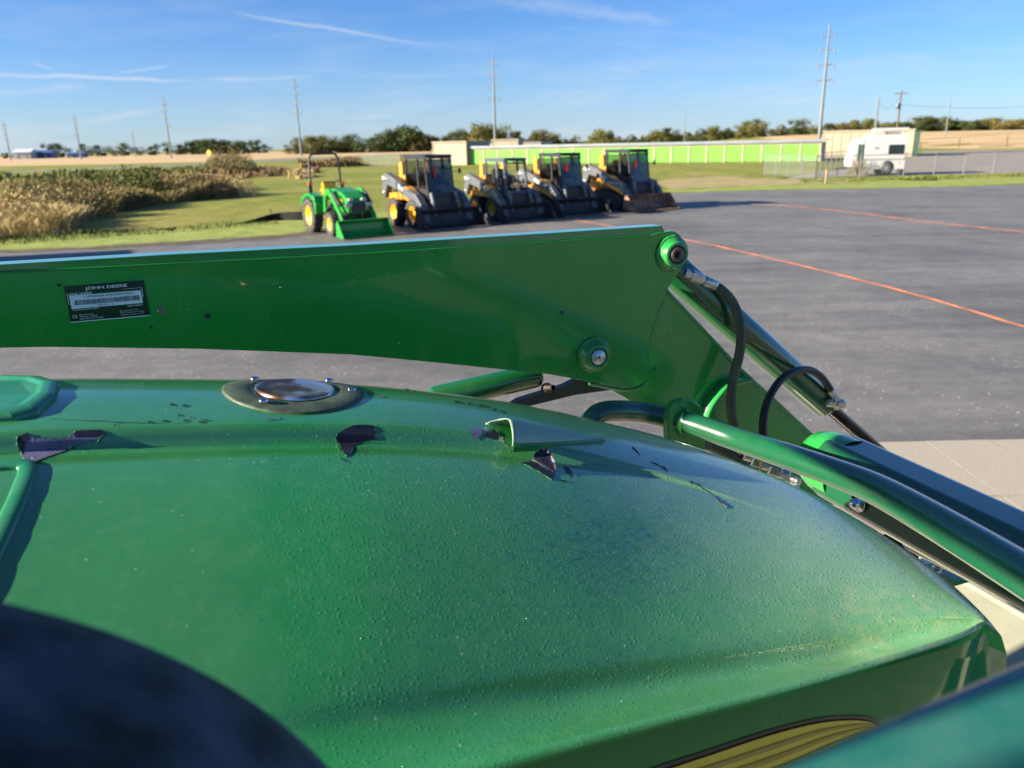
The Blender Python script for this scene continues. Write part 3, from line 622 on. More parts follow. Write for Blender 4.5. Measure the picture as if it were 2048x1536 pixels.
# ------------------------------------------------------------------ storage buildings
def storage_row(a, b, H, depth, label):
    d = (b - a); L = d.length; rz = math.atan2(d.y, d.x); t = thing('storage_building', label, 'building', a, rz)
    m = MB(); m.box((L / 2, depth / 2 + .1, H * .5 - .1), (L, depth, H - .2)); m.build('wall', m_beige, t)
    m = MB(); m.box((L / 2, depth / 2, H + .05), (L + .5, depth + .7, .12)); m.box((L / 2, -.28, H - .06), (L + .5, .06, .20)); m.build('roof', m_roofgrey, t)
    m = MB(); m.box((L / 2, -.01, H - .25), (L - .1, .16, .22)); m.build('fascia', m_beige2, t)
    n = 21; x = .5; w0 = (L - .6) / n
    dm = MB(); n_r = 9
    for k in range(n_r): dm.box((0, 0, .10 + k * (H - .5) / n_r + (H - .5) / n_r / 2), (w0 * .84, .05, (H - .5) / n_r * .94))
    first = None
    for i in range(n):
        xc = .4 + w0 * (i + .5)
        if first is None: first = dm.build('door', m_lime, t)
        else: c = bpy.data.objects.new('door', first.data); COL.objects.link(c); c.parent = t; c.location = (xc, -.02, 0); continue
        first.location = (xc, -.02, 0)
    pm = MB(); pm.box((0, 0, (H - .36) / 2), (w0 * .10, .16, H - .36)); fp = None
    for i in range(n + 1):
        if fp is None: fp = pm.build('door_post', m_beige2, t); c = fp
        else: c = bpy.data.objects.new('door_post', fp.data); COL.objects.link(c); c.parent = t
        c.location = (.4 + w0 * i, -.04, 0)
    return t
SA, SB = D(935, 101), D(1642, 84)
storage_row(SA, SB, 2.12, 8, 'long low storage building with a row of lime green roll-up doors')
def shed(name, label, x0, x1, dist0, dist1, H, depth, m, roofm, posts=6, z0=0.0, over=.15):
    a, b_ = D(x0, dist0), D(x1, dist1); d = b_ - a; L = d.length; t = thing(name, label, 'building', a + Vector((0, 0, z0)), math.atan2(d.y, d.x))
    m1 = MB(); m1.box((L / 2, depth / 2, H / 2), (L, depth, H)); m1.build('wall', m, t)
    m1 = MB(); m1.box((L / 2, depth / 2, H + .06), (L + over * 2, depth + over * 2, .13)); m1.build('roof', roofm, t)
    for i in range(posts):
        q = MB(); q.box((L * i / (posts - 1) if posts > 1 else L / 2, -.03, H / 2 - .02), (.12, .05, H - .05)); q.build('trim', m_beige2, t)
    return t, L
shed('storage_office', 'plain beige end building left of the lime green doors', 868, 933, 102.2, 100.3, 2.75, 7, m_beige, m_beige2, 2)
shed('storage_shed', 'long grey roofed storage row seen behind the lime green doors', 938, 1081, 120, 117, 2.55, 8, m_beige, m_roofgrey, 8)
shed('roof_hut', 'small beige block standing over the grey roofs behind the storage row', 986, 1036, 112, 111, 2.95, 3, m_beige, m_beige2, 2)
st_, L_ = shed('beige_shed', 'beige panelled shed with a dark green end right of the lime doors', 1643, 1822, 101.5, 97, 3.05, 6, m_beige, m_beige2, 11)
for k in range(2):
    q = MB(); q.box((L_ + .12 + .40 * k, .5, 1.5), (.36, 1.0 - .05 * k, 2.98 - .05 * k)); q.build('end_panel', m_darkgreen, st_)
q = MB(); q.box((L_ * .74, 2.5, 3.25), (4.2, 1.6, .25)); q.build('roof_unit', m_roofgrey, st_)
# farm at the far left
def barn(x, dist, w, h, d, wallm, roofm, label, name='barn'):
    t = thing(name, label, 'barn', D(x, dist), R(10)); m1 = MB(); m1.box((0, 0, h * .35), (w, d, h * .7)); m1.build('wall', wallm, t)
    m1 = MB(); m1.prism([(-d / 2 - .5, h * .68), (d / 2 + .5, h * .68), (0, h)], 'x', -w / 2 - .4, w / 2 + .4); m1.build('roof', roofm, t)
    for s in (-.25, .25): q = MB(); q.box((w * s, -d / 2 - .04, h * .25), (w * .14, .08, h * .45)); q.build('door', m_roofgrey, t)
m_blue = mat('blue_metal_roof', (.05, .10, .24), .5, var=.1, scale=.2)
m_whiteroof = mat('white_metal_roof', (.62, .68, .74), .45, var=.05, scale=.2)
barn(54, 470, 9, 5.5, 12, m_white, m_whiteroof, 'white roofed farm barn at the far left')
barn(88, 480, 12, 4.6, 10, m_blue, m_blue, 'blue farm shed right of the white roofed barn')
barn(156, 480, 9, 3.0, 8, m_blue, m_blue, 'low blue farm shed right of the farm tree')
# distant road traffic and a warning sign
def far_car(x, y, col, label):
    t = thing('distant_car', label, 'car', G(x, y), R(60), 'vehicles on the far road'); m_c = mat('car_paint_' + col, dict(white=(.75, .75, .74), silver=(.4, .42, .44), yellow=(.6, .42, .1))[col], .3, coat=1)
    b = MB(); b.box((0, 0, .55), (4.2, 1.75, .6), bev=.15); b.build('body', m_c, t)
    b = MB(); b.prism([(-1.5, .85), (-1.0, 1.42), (.5, 1.42), (1.2, .85)], 'y', -.75, .75); b.build('cabin', m_glass, t)
    for sx in (-1.3, 1.3):
        for sy in (-.85, .85): b = MB(); b.lathe([(0, -.1), (.33, -.1), (.33, .1), (0, .1)], (sx, sy, .33), (0, 1, 0), 12); b.build('wheel', m_tyre, t)
t = thing('road_sign', 'small yellow diamond warning sign beside the far road', 'sign', G(423, 342), R(-20)); b = MB(); b.tube([(0, 0, 0), (0, 0, 2.2)], .03, 6); b.build('pole', m_galv, t)
b = MB(); b.prism([(-.42, 2.1), (0, 1.68), (.42, 2.1), (0, 2.52)], 'y', -.04, -.02); b.build('sign_plate', mat('sign_yellow', (.75, .42, .02), .5), t)

# ------------------------------------------------------------------ fences, stakes
def link_mat():
    m = bpy.data.materials.new('chain_link'); m.use_nodes = True; nt = m.node_tree; N = nt.nodes; L = nt.links; b = N['Principled BSDF']; b.inputs['Base Color'].default_value = (.25, .28, .29, 1); b.inputs['Roughness'].default_value = .5
    return m
m_link = link_mat()
def chain_fence(P, H, label, name='chain_link_fence', spacing=2.55, cell=.085, wire=.0035):
    t = thing(name, label, 'fence', P[0]); o0 = P[0]
    posts = []
    for a, b in zip(P[:-1], P[1:]):
        L = (b - a).length; n = max(1, round(L / spacing)); posts += [a.lerp(b, i / n) for i in range(n)]
    posts.append(P[-1])
    pm = MB(); pm.tube([(0, 0, 0), (0, 0, H + .04)], .032, 8); pm.lathe([(.04, 0), (.035, .03), (0, .05)], (0, 0, H + .04), (0, 0, 1), 8); first = None
    for q in posts:
        if first is None: first = pm.build('post', m_galv, t); c = first
        else: c = bpy.data.objects.new('post', first.data); COL.objects.link(c); c.parent = t
        c.location = q - o0
    for a, b in zip(P[:-1], P[1:]):
        m1 = MB(); m1.tube([a - o0 + Vector((0, 0, H - .02)), b - o0 + Vector((0, 0, H - .02))], .022, 6); m1.build('top_rail', m_galv, t)
        # woven wire: real diagonal wires
        m2 = MB(); L = (b - a).length; d = (b - a) / L; k = 0; vs, fs = [], []
        x = -H
        while x < L:
            for s in (1, -1):
                xa, xb = (x, x + H); za, zb = (.03, H - .03) if s == 1 else (H - .03, .03)
                if xa < 0: za += (zb - za) * (-xa / H); xa = 0
                if xb > L: zb -= (zb - za) * ((xb - L) / (xb - xa)) ; xb = L
                o = len(vs); pa, pb = a - o0 + d * xa, a - o0 + d * xb
                vs += [(pa.x, pa.y, za - wire), (pa.x, pa.y, za + wire), (pb.x, pb.y, zb + wire), (pb.x, pb.y, zb - wire)]; fs.append((o, o + 1, o + 2, o + 3))
            x += cell
        m2.add(vs, fs); q = m2.build('mesh_wire', m_link, t); q['kind'] = 'stuff'
    return t
FC = G(1630, 359)
chain_fence([G(1528, 349), FC], 1.32, 'chain link fence panel running away from the corner post left of the camper', spacing=1.9, cell=.16, wire=.006)
chain_fence([FC, G(1806, 355), G(1985, 349), G(2300, 338)], 1.36, 'chain link fence along the gravel lot in front of the camper', spacing=2.5, cell=.16, wire=.006)
chain_fence([G(1640, 342), G(1690, 335)], 1.3, 'short chain link fence section ending at the camper', spacing=1.6, cell=.2, wire=.006)
chain_fence([G(722, 331), G(800, 331), G(866, 329)], 1.35, 'pale distant fence left of the plain beige end building', name='far_fence', spacing=1.6, cell=.25, wire=.010)
def stake(p, h, w, m, label, top=None, tilt=0.0):
    t = thing('stake', label, 'stake', p, R(20)); t.rotation_euler = (0, tilt, R(20)); b = MB(); b.box((0, 0, h / 2), (w, w * .5, h), bev=.003); b.build('shaft', m, t)
    if top: b = MB(); b.box((0, 0, h + .001), (w * 1.1, w * .6, h * .1), bev=.002); b.build('painted_tip', top, t)
stake(G(9, 478), .62, .045, m_woodpale, 'leaning wooden stake with orange tip in front of the tall grass', m_orange, -.15)
stake(G(117, 474), .26, .07, m_galv, 'short grey post at the edge of the lawn')
stake(G(447, 453), .22, .02, m_wood, 'thin wooden stake beside the silt fence')
stake(G(276, 466), .20, .02, m_wood, 'thin low stake in the lawn by the tall grass')
stake(G(1651, 368), .72, .09, m_woodpale, 'orange topped wooden marker in the grass left of the camper', m_orange, .03)
for x, y, h in ((1917, 297, 1.9), (2012, 296, 2.2), (1840, 300, 1.0)):
    stake(G(x, y), h, .16, m_rust, 'rusty red post at the foot of the stubble hill above the third fence post' if x == 1917 else 'rusty red post on the stubble hill near the right edge' if x == 2012 else 'small red marker post left on the stubble hill edge')
def flag(x, y, h, label):
    t = thing('marker_flag', label, 'flag', G(x, y)); b = MB(); b.tube([(0, 0, 0), (0, 0, h)], .006, 5); b.build('wire_stem', m_wire, t); b = MB(); b.box((.07, 0, h - .06), (.14, .004, .10)); b.build('pennant', m_pink, t)
flag(82, 388, 1.45, 'red marker flag standing over the tall grass'); flag(12, 452, .8, 'pink marker flag in the tall grass behind the stake')
# black silt fence sagging toward the tractor
t = thing('silt_fence', 'low black silt fence ending behind the compact tractor', 'fence', G(448, 452)); o0 = t.location.copy(); P = spline([G(452, 452), G(500, 447), (G(545, 442)), G(600, 441), G(640, 440)], 26); b = MB(); vs = []; fs = []
for i, p in enumerate(P):
    q = p - o0; h = .03 + .26 * sstep(i / 18); vs += [(q.x, q.y + .10, 0.005), (q.x, q.y + .12 + .02 * math.sin(i), h)]
for i in range(25): fs.append((2 * i, 2 * i + 2, 2 * i + 3, 2 * i + 1))
b.add(vs, fs, True); b.build('fabric', m_fabric_black, t)
for i in (12, 19, 25): q = P[i] - o0; b = MB(); b.box((q.x, q.y + .15, .2), (.035, .035, .40)); b.build('stake', m_wood, t)

# ------------------------------------------------------------------ camper
t = thing('camper', 'white camper trailer parked on the gravel behind the chain link fence', 'camper', D(1748, 51), R(-10)); t.location.z = .006; t.scale = (.90, .90, .97)
b = MB(); b.prism([(-1.05, .42), (1.62, .40), (1.70, .75), (1.72, 2.42), (1.55, 2.55), (-.6, 2.52), (-.95, 2.3), (-1.05, 1.9)], 'y', -1.05, 1.05); o = b.build('body', m_white, t); bevel(o, .03, 2)
b = MB(); b.prism([(-1.07, .46), (-1.85, .55), (-1.92, .95), (-1.55, 2.15), (-1.40, 2.28), (-1.05, 2.3)], 'y', -.98, 1.0); o = b.build('nose', m_white, t); bevel(o, .05, 3)
m_gl2 = mat('green_tinted_window', (.03, .08, .055), .1, spec=.7, coat=1)
for xa in (-1.42, -1.17): q = MB(); q.box((xa, -1.0, 1.45), (.17, .05, 1.05), bev=.02); q.build('window', m_gl2, t)
q = MB(); q.box((.98, -1.065, 1.62), (1.02, .04, .60), bev=.03); w = q.build('window_frame', m_black, t); q = MB(); q.box((.98, -1.09, 1.62), (.9, .02, .48), bev=.02); q.build('pane', m_glass, w)
q = MB(); q.box((-.28, -1.06, 1.72), (.26, .03, .07)); q.build('vent', m_black, t)
q = MB(); q.box((.3, -1.065, 1.02), (2.6, .03, .05)); q.build('belt_trim', m_galv, t)
for x_, z_ in ((-.6, .82), (-.25, .62), (.15, .66), (1.3, .80), (1.55, 1.10)): q = MB(); q.lathe([(0, 0), (.05, 0), (.04, .03), (0, .03)], (x_, -1.055, z_), (0, -1, 0), 10); q.build('light', m_orange if x_ > 1 else m_steel, t)
q = MB(); q.box((-.1, -.1, 2.68), (.75, .7, .22), bev=.06); q.build('air_conditioner', m_white, t); q = MB(); q.box((.95, 0, 2.62), (.9, .6, .14), bev=.03); q.build('roof_vent', m_galv, t)
q = MB(); q.tube([(-.7, -.9, 2.5), (-.7, -.9, 2.72), (1.4, -.9, 2.75), (1.4, -.9, 2.55)], .025, 6); q.build('roof_rail', m_steel, t)
for s in (-1.0, .85):
    q = MB(); q.lathe([(.0, -.11), (.2, -.11), (.36, -.09), (.385, 0), (.36, .09), (.2, .11), (0, .11)], (.52, s, .385), (0, 1, 0), 20); w = q.build('wheel', m_tyre, t); q = MB(); q.lathe([(0, -.03), (.17, -.02), (.2, 0), (.2, .02), (0, .02)], (.52, s - .11 if s < 0 else s + .11, .385), (0, 1, 0), 14); q.build('rim', m_galv, w)
q = MB(); q.lathe([(0, .0), (.42, 0), (.42, .02), (0, .02)], (.52, -1.052, .52), (0, -1, 0), 20); q.build('wheel_arch', m_black, t)
q = MB(); q.tube([(-1.85, 0, .5), (-2.7, 0, .42)], .05, 8); q.tube([(-2.5, 0, .45), (-2.5, 0, .0)], .04, 8); q.build('drawbar', m_black, t)
q = MB(); q.box((1.1, -1.1, .2), (.28, .3, .38), bev=.02); tag(q.build('wheel_chock', m_black), 'dark box on the gravel behind the camper wheel', 'box').location = t.location

# ------------------------------------------------------------------ skid steer loaders
def cab_glass():
    m = bpy.data.materials.new('cab_glass'); m.use_nodes = True; nt = m.node_tree; N = nt.nodes; L = nt.links; N.clear()
    out = N.new('ShaderNodeOutputMaterial'); tr = N.new('ShaderNodeBsdfTransparent'); tr.inputs[0].default_value = (.22, .28, .31, 1)
    gl = N.new('ShaderNodeBsdfGlossy'); gl.inputs['Roughness'].default_value = .03; lw = N.new('ShaderNodeLayerWeight'); lw.inputs['Blend'].default_value = .22
    mr_ = N.new('ShaderNodeMapRange'); mr_.inputs[3].default_value = .04; mr_.inputs[4].default_value = .6; L.new(lw.outputs['Facing'], mr_.inputs[0])
    mx = N.new('ShaderNodeMixShader'); L.new(mr_.outputs[0], mx.inputs[0]); L.new(tr.outputs[0], mx.inputs[1]); L.new(gl.outputs[0], mx.inputs[2]); L.new(mx.outputs[0], out.inputs[0]); return m
m_glass2 = cab_glass()
def wheel(t, x, y, r, w, rimm, outer, name='wheel'):
    q = MB(); hw = w / 2
    q.lathe([(r * .56, -hw * .8), (r * .6, -hw), (r * .88, -hw), (r * .97, -hw * .72), (r * .975, hw * .72), (r * .88, hw), (r * .6, hw), (r * .56, hw * .8)], (x, y, r), (0, 1, 0), 26)
    n = 18
    for k in range(n):
        a = 2 * math.pi * k / n
        for s in (-1, 1):
            rot = Matrix.Rotation(-a, 3, 'Y') @ Matrix.Rotation(s * .55, 3, 'X' if False else 'Z')
            c = Vector((math.cos(a + s * .08) * r * .97, s * hw * .48, math.sin(a + s * .08) * r * .97))
            q.box((x + c.x, y + c.y, r + c.z), (.045, hw * .98, .05), Matrix.Rotation(-a, 3, 'Y') @ Matrix.Rotation(s * .5, 3, 'X'))
    o = q.build(name, m_tyre, t)
    q = MB(); s = outer; q.lathe([(0, s * hw * .25), (r * .16, s * hw * .30), (r * .18, s * hw * .1), (r * .44, s * hw * .05), (r * .52, s * hw * .75), (r * .60, s * hw * .86), (r * .60, s * hw * .5)], (x, y, r), (0, 1, 0), 24)
    q.build('rim', rimm, o)
    q = MB()
    for k in range(6): a = k * 1.047; q.lathe([(.0, 0), (.022, 0), (.022, .02), (0, .02)], (x + math.cos(a) * r * .26, y + s * hw * .1, r + math.sin(a) * r * .26), (0, s, 0), 6)
    q.build('lug_nuts', m_black, o); return o
def tracks(t, y):
    q = MB(); pts = []; prof = [(-1.0, .22), (-.86, .02), (.70, .02), (.98, .28), (.80, .52), (.1, .66), (-.62, .66), (-1.02, .45)]
    q.prism(prof, 'y', y - .19, y + .19); o = q.build('track', m_tyre, t); bevel(o, .05, 2)
    q = MB()
    for i in range(22):
        s = i / 22 * len(prof); k = int(s) % len(prof); f = s - int(s); a, b = prof[k], prof[(k + 1) % len(prof)]; x, z = a[0] + (b[0] - a[0]) * f, a[1] + (b[1] - a[1]) * f; ang = math.atan2(b[1] - a[1], b[0] - a[0])
        q.box((x, y, z), (.06, .38, .06), Matrix.Rotation(-ang, 3, 'Y'))
    q.build('track_lugs', m_tyre, o)['kind'] = 'stuff'
    for x in (-.55, -.1, .35): q = MB(); q.lathe([(0, -.2), (.16, -.2), (.16, .2), (0, .2)], (x, y, .26), (0, 1, 0), 14); q.build('roller', m_black, o)
    s = -1 if y < 0 else 1
    q = MB(); q.lathe([(0, .195), (.2, .2), (.24, .195)], (-.72, y, .34), (0, s, 0), 14); q.build('idler', m_amber, o)
def skid_steer(loc, rz, label, tracked=False, closed=True, bucketm=m_bucket, rear=m_amber, fender=m_amber):
    t = thing('skid_steer_loader', label, 'loader', loc, rz, 'skid steer loaders parked in a row')
    q = MB(); q.box((-.1, 0, .62), (2.15, 1.0, .62), bev=.05); q.build('chassis', m_black, t)
    q = MB(); q.prism([(-1.28, .55), (-.45, .55), (-.45, 1.52), (-.98, 1.50), (-1.26, 1.22)], 'y', -.50, .50); o = q.build('engine_hood', rear, t); bevel(o, .06, 2)
    q = MB()
    for k in range(6): q.box((-1.285, 0, .72 + k * .08), (.03, .7, .03))
    q.build('grille', m_black, t)
    for s in (-1, 1):
        if tracked: tracks(t, s * .72)
        else:
            for x in (-.62, .58): wheel(t, x, s * .74, .42, .31, m_yellow, s)
        # coloured fender casting between arm and wheels
        q = MB(); q.prism([(-.95, .78), (.15, .80), (.95, .52), (1.05, .62), (.70, .92), (.20, 1.18), (-.10, 1.22), (-.35, 1.02), (-.92, .98)], 'y', s * .52, s * .84); o = q.build('fender', fender, t); bevel(o, .05, 2)
        # lift arm: tower, long arm, drop leg
        q = MB(); q.prism([(-1.34, 1.10), (-1.24, 1.50), (-1.06, 1.58), (-.60, 1.46), (.20, 1.14), (.80, 1.00), (1.12, .72), (1.30, .20), (1.12, .14), (.98, .56), (.70, .76), (.20, .88), (-.62, 1.16), (-.98, 1.22), (-1.14, .86), (-1.30, .82)], 'y', s * .64, s * .86); o = q.build('lift_arm', m_grey, t); bevel(o, .025, 2)
        q = MB()
        for (x, z, r) in ((-1.19, 1.38, .075), (-1.22, .98, .06), (1.18, .28, .055), (-.95, 1.40, .05)): q.lathe([(0, 0), (r, 0), (r * .8, .03), (0, .035)], (x, s * .86, z), (0, s, 0), 12)
        q.build('pivot_pin', m_steel, o)
        q = MB(); q.tube([(-1.0, s * .60, .80), (-.2, s * .58, 1.02)], .055, 10); q.tube([(-.2, s * .58, 1.02), (.55, s * .60, 1.0)], .028, 8); q.build('lift_cylinder', m_black, t)
        q = MB(); q.tube([(1.02, s * .42, 1.02), (1.12, s * .42, .72)], .06, 10); q.tube([(1.12, s * .42, .72), (1.24, s * .42, .36)], .03, 8); q.build('tilt_cylinder', m_galv, t)
        q = MB(); q.box((-.05, s * .872, 1.155), (.30, .012, .10), Matrix.Rotation(.36, 3, 'Y')); q.build('decal', m_white, t)
        q = MB(); q.box((-1.18, s * .872, 1.42), (.16, .012, .10), Matrix.Rotation(.3, 3, 'Y')); q.build('decal', m_white, t)
    # rear corner pillars in machine yellow
    for s in (-1, 1): q = MB(); q.prism([(-.78, 1.42), (-.60, 1.35), (-.54, 1.40), (-.56, 1.86), (-.66, 1.93), (-.78, 1.84)], 'y', s * .36, s * .52); o = q.build('rear_post', rear, t); bevel(o, .03, 2)
    # cab
    fr = MB(); w = .43; X0, X1, Z0, Z1 = -.50, .84, .80, 2.06
    for s in (-1, 1):
        for a, b_ in (((X1 + .06, s * w, Z0 + .02), (X1 - .12, s * w, Z1 - .04)), ((X0, s * w, Z0 + .4), (X0 + .05, s * w, Z1 - .04)), ((.32, s * w, Z0 + .2), (.26, s * w, Z1 - .04)), ((X0, s * w, Z1 - .05), (X1 - .12, s * w, Z1 - .05)), ((X0, s * w, 1.18), (X1, s * w, 1.02))):
            a, b_ = Vector(a), Vector(b_); d = b_ - a; rot = d.to_track_quat('Z', 'Y').to_matrix(); fr.box((a + b_) / 2, (.06, .07, d.length), rot)
    fr.box(((X0 + X1) / 2 - .05, 0, Z1), (X1 - X0 + .05, w * 2 + .10, .09), bev=.03); fr.box((X1 + .03, 0, .84), (.10, w * 2, .34), bev=.02); fr.box((X0 + .02, 0, 1.3), (.05, w * 1.9, .5))
    fr.box((X1 - .03, 0, Z1 - .12), (.05, w * 2, .06)); c_ = fr.build('cab_frame', m_black if closed else m_grey, t)
    lw = MB()
    for s in (-1, 1): lw.box((.18, s * (w - .02), .98), (1.4, .03, .42))
    lw.build('side_panel', m_black, t)
    q = MB(); q.box((-.10, 0, 1.06), (.5, .5, .14), bev=.04); q.box((-.36, 0, 1.42), (.14, .48, .62), bev=.05); q.build('seat', m_black, t)
    if closed:
        q = MB(); q.add([(X1 + .075, -w + .05, 1.0), (X1 + .075, w - .05, 1.0), (X1 - .085, w - .05, Z1 - .16), (X1 - .085, -w + .05, Z1 - .16)], [(0, 1, 2, 3)]); q.build('door_glass', m_glass2, t)
        for s in (-1, 1):
            q = MB(); q.add([(-.44, s * (w + .01), 1.26), (.25, s * (w + .01), 1.16), (.22, s * (w + .01), Z1 - .12), (-.40, s * (w + .01), Z1 - .12)], [(0, 1, 2, 3)]); q.build('side_glass', m_glass2, t)
            q = MB(); q.add([(.36, s * (w + .01), 1.16), (.90, s * (w + .01), 1.10), (.78, s * (w + .01), Z1 - .12), (.31, s * (w + .01), Z1 - .12)], [(0, 1, 2, 3)]); q.build('side_glass', m_glass2, t)
        q = MB(); q.box((X1 + .035, -.18, 1.62), (.02, .085, .32), Matrix.Rotation(-.15, 3, 'Y') @ Matrix.Rotation(-.12, 3, 'X')); q.build('red_safety_bar', m_red, t)
        q = MB(); q.box((X1 + .085, .26, 1.80 - .0), (.01, .16, .11), Matrix.Rotation(-.15, 3, 'Y')); q.build('window_sticker', mat('sticker_green', (.12, .45, .16), .5), t)
    else:
        for s in (-1, 1):
            q = MB()
            for k in range(7): q.box((-.10, s * w, 1.28 + .1 * k), (.64, .012, .012))
            q.build('side_grille', m_black, t)
            q = MB(); q.tube([(.2, s * .28, 1.0), (.26, s * .27, 1.32)], .022, 6); q.box((.26, s * .27, 1.36), (.06, .05, .10), bev=.02); q.build('joystick', m_black, t)
    for s in (-1, 1):
        q = MB(); q.box((X1 - .08, s * .40, Z1 - .02), (.06, .13, .08), bev=.02); h = q.build('work_light', m_black, t); q = MB(); q.box((X1 - .046, s * .40, Z1 - .02), (.01, .10, .055)); q.build('lens', m_white, h)
        q = MB(); q.lathe([(0, 0), (.032, 0), (.03, .035), (0, .05)], (-.62, s * .54, 1.98), (0, 0, 1), 10); q.build('tail_light', m_orange, t)
        q = MB(); q.tube([(X1 - .1, s * .49, 1.6), (X1 + .02, s * .66, 1.62)], .012, 6); q.box((X1 + .03, s * .68, 1.62), (.03, .09, .16), bev=.01); q.build('mirror', m_black, t)
    # bucket
    W = 1.02; bp = [(1.18, .06), (1.88, .02), (1.88, .045), (1.30, .10), (1.24, .22), (1.22, .42), (1.34, .56), (1.31, .585), (1.19, .45), (1.17, .2)]
    q = MB(); q.prism(bp, 'y', -W, W); bk = q.build('bucket', bucketm, t)
    for s in (-1, 1):
        q = MB(); q.prism([(1.18, .06), (1.88, .02), (1.84, .09), (1.36, .59), (1.20, .46)], 'y', s * W - .014, s * W + .014); q.build('side_plate', m_bucket_rust if bucketm is m_bucket_rust else m_bucket, bk)
    q = MB(); q.box((1.89, 0, .035), (.09, W * 2, .022)); q.build('cutting_edge', m_rust if bucketm is m_bucket_rust else m_bucket_edge, bk)
    q = MB(); q.box((1.12, 0, .36), (.10, 1.1, .42), bev=.02); q.build('quick_attach_plate', m_black, t)
    return t
m_bucket_edge = mat('worn_bright_edge', (.22, .19, .16), .5, metal=.5, var=.3, scale=6)
ff = Vector((.54, -.84, 0)).normalized(); rw = Vector((.84, .54, 0)).normalized(); RZ = math.atan2(ff.y, ff.x)
spots = [((858, 464), 0.04, dict(label='wheeled skid steer loader with yellow rims and closed cab beside the compact tractor')),
         ((1022, 449), 0.0, dict(label='skid steer loader with an open cab and wheels, second in the row', closed=False, rear=m_amber)),
         ((1136, 436), -.02, dict(label='tracked skid steer loader with closed cab and black bucket, third in the row', tracked=True)),
         ((1276, 426), 0.0, dict(label='tracked skid steer loader with a rusty bucket, last in the row at the right', tracked=True, bucketm=m_bucket_rust))]
for (px, py), dr, kw in spots:
    c = G(px, py) - ff * 1.88 + rw * .95; c.z = .004
    sk = skid_steer(c, RZ + dr, **kw); k_ = .92 if not kw.get('closed', True) else (.97 if (kw.get('tracked') and 'bucketm' not in kw) else 1.0); sk.scale = (k_, k_, k_)

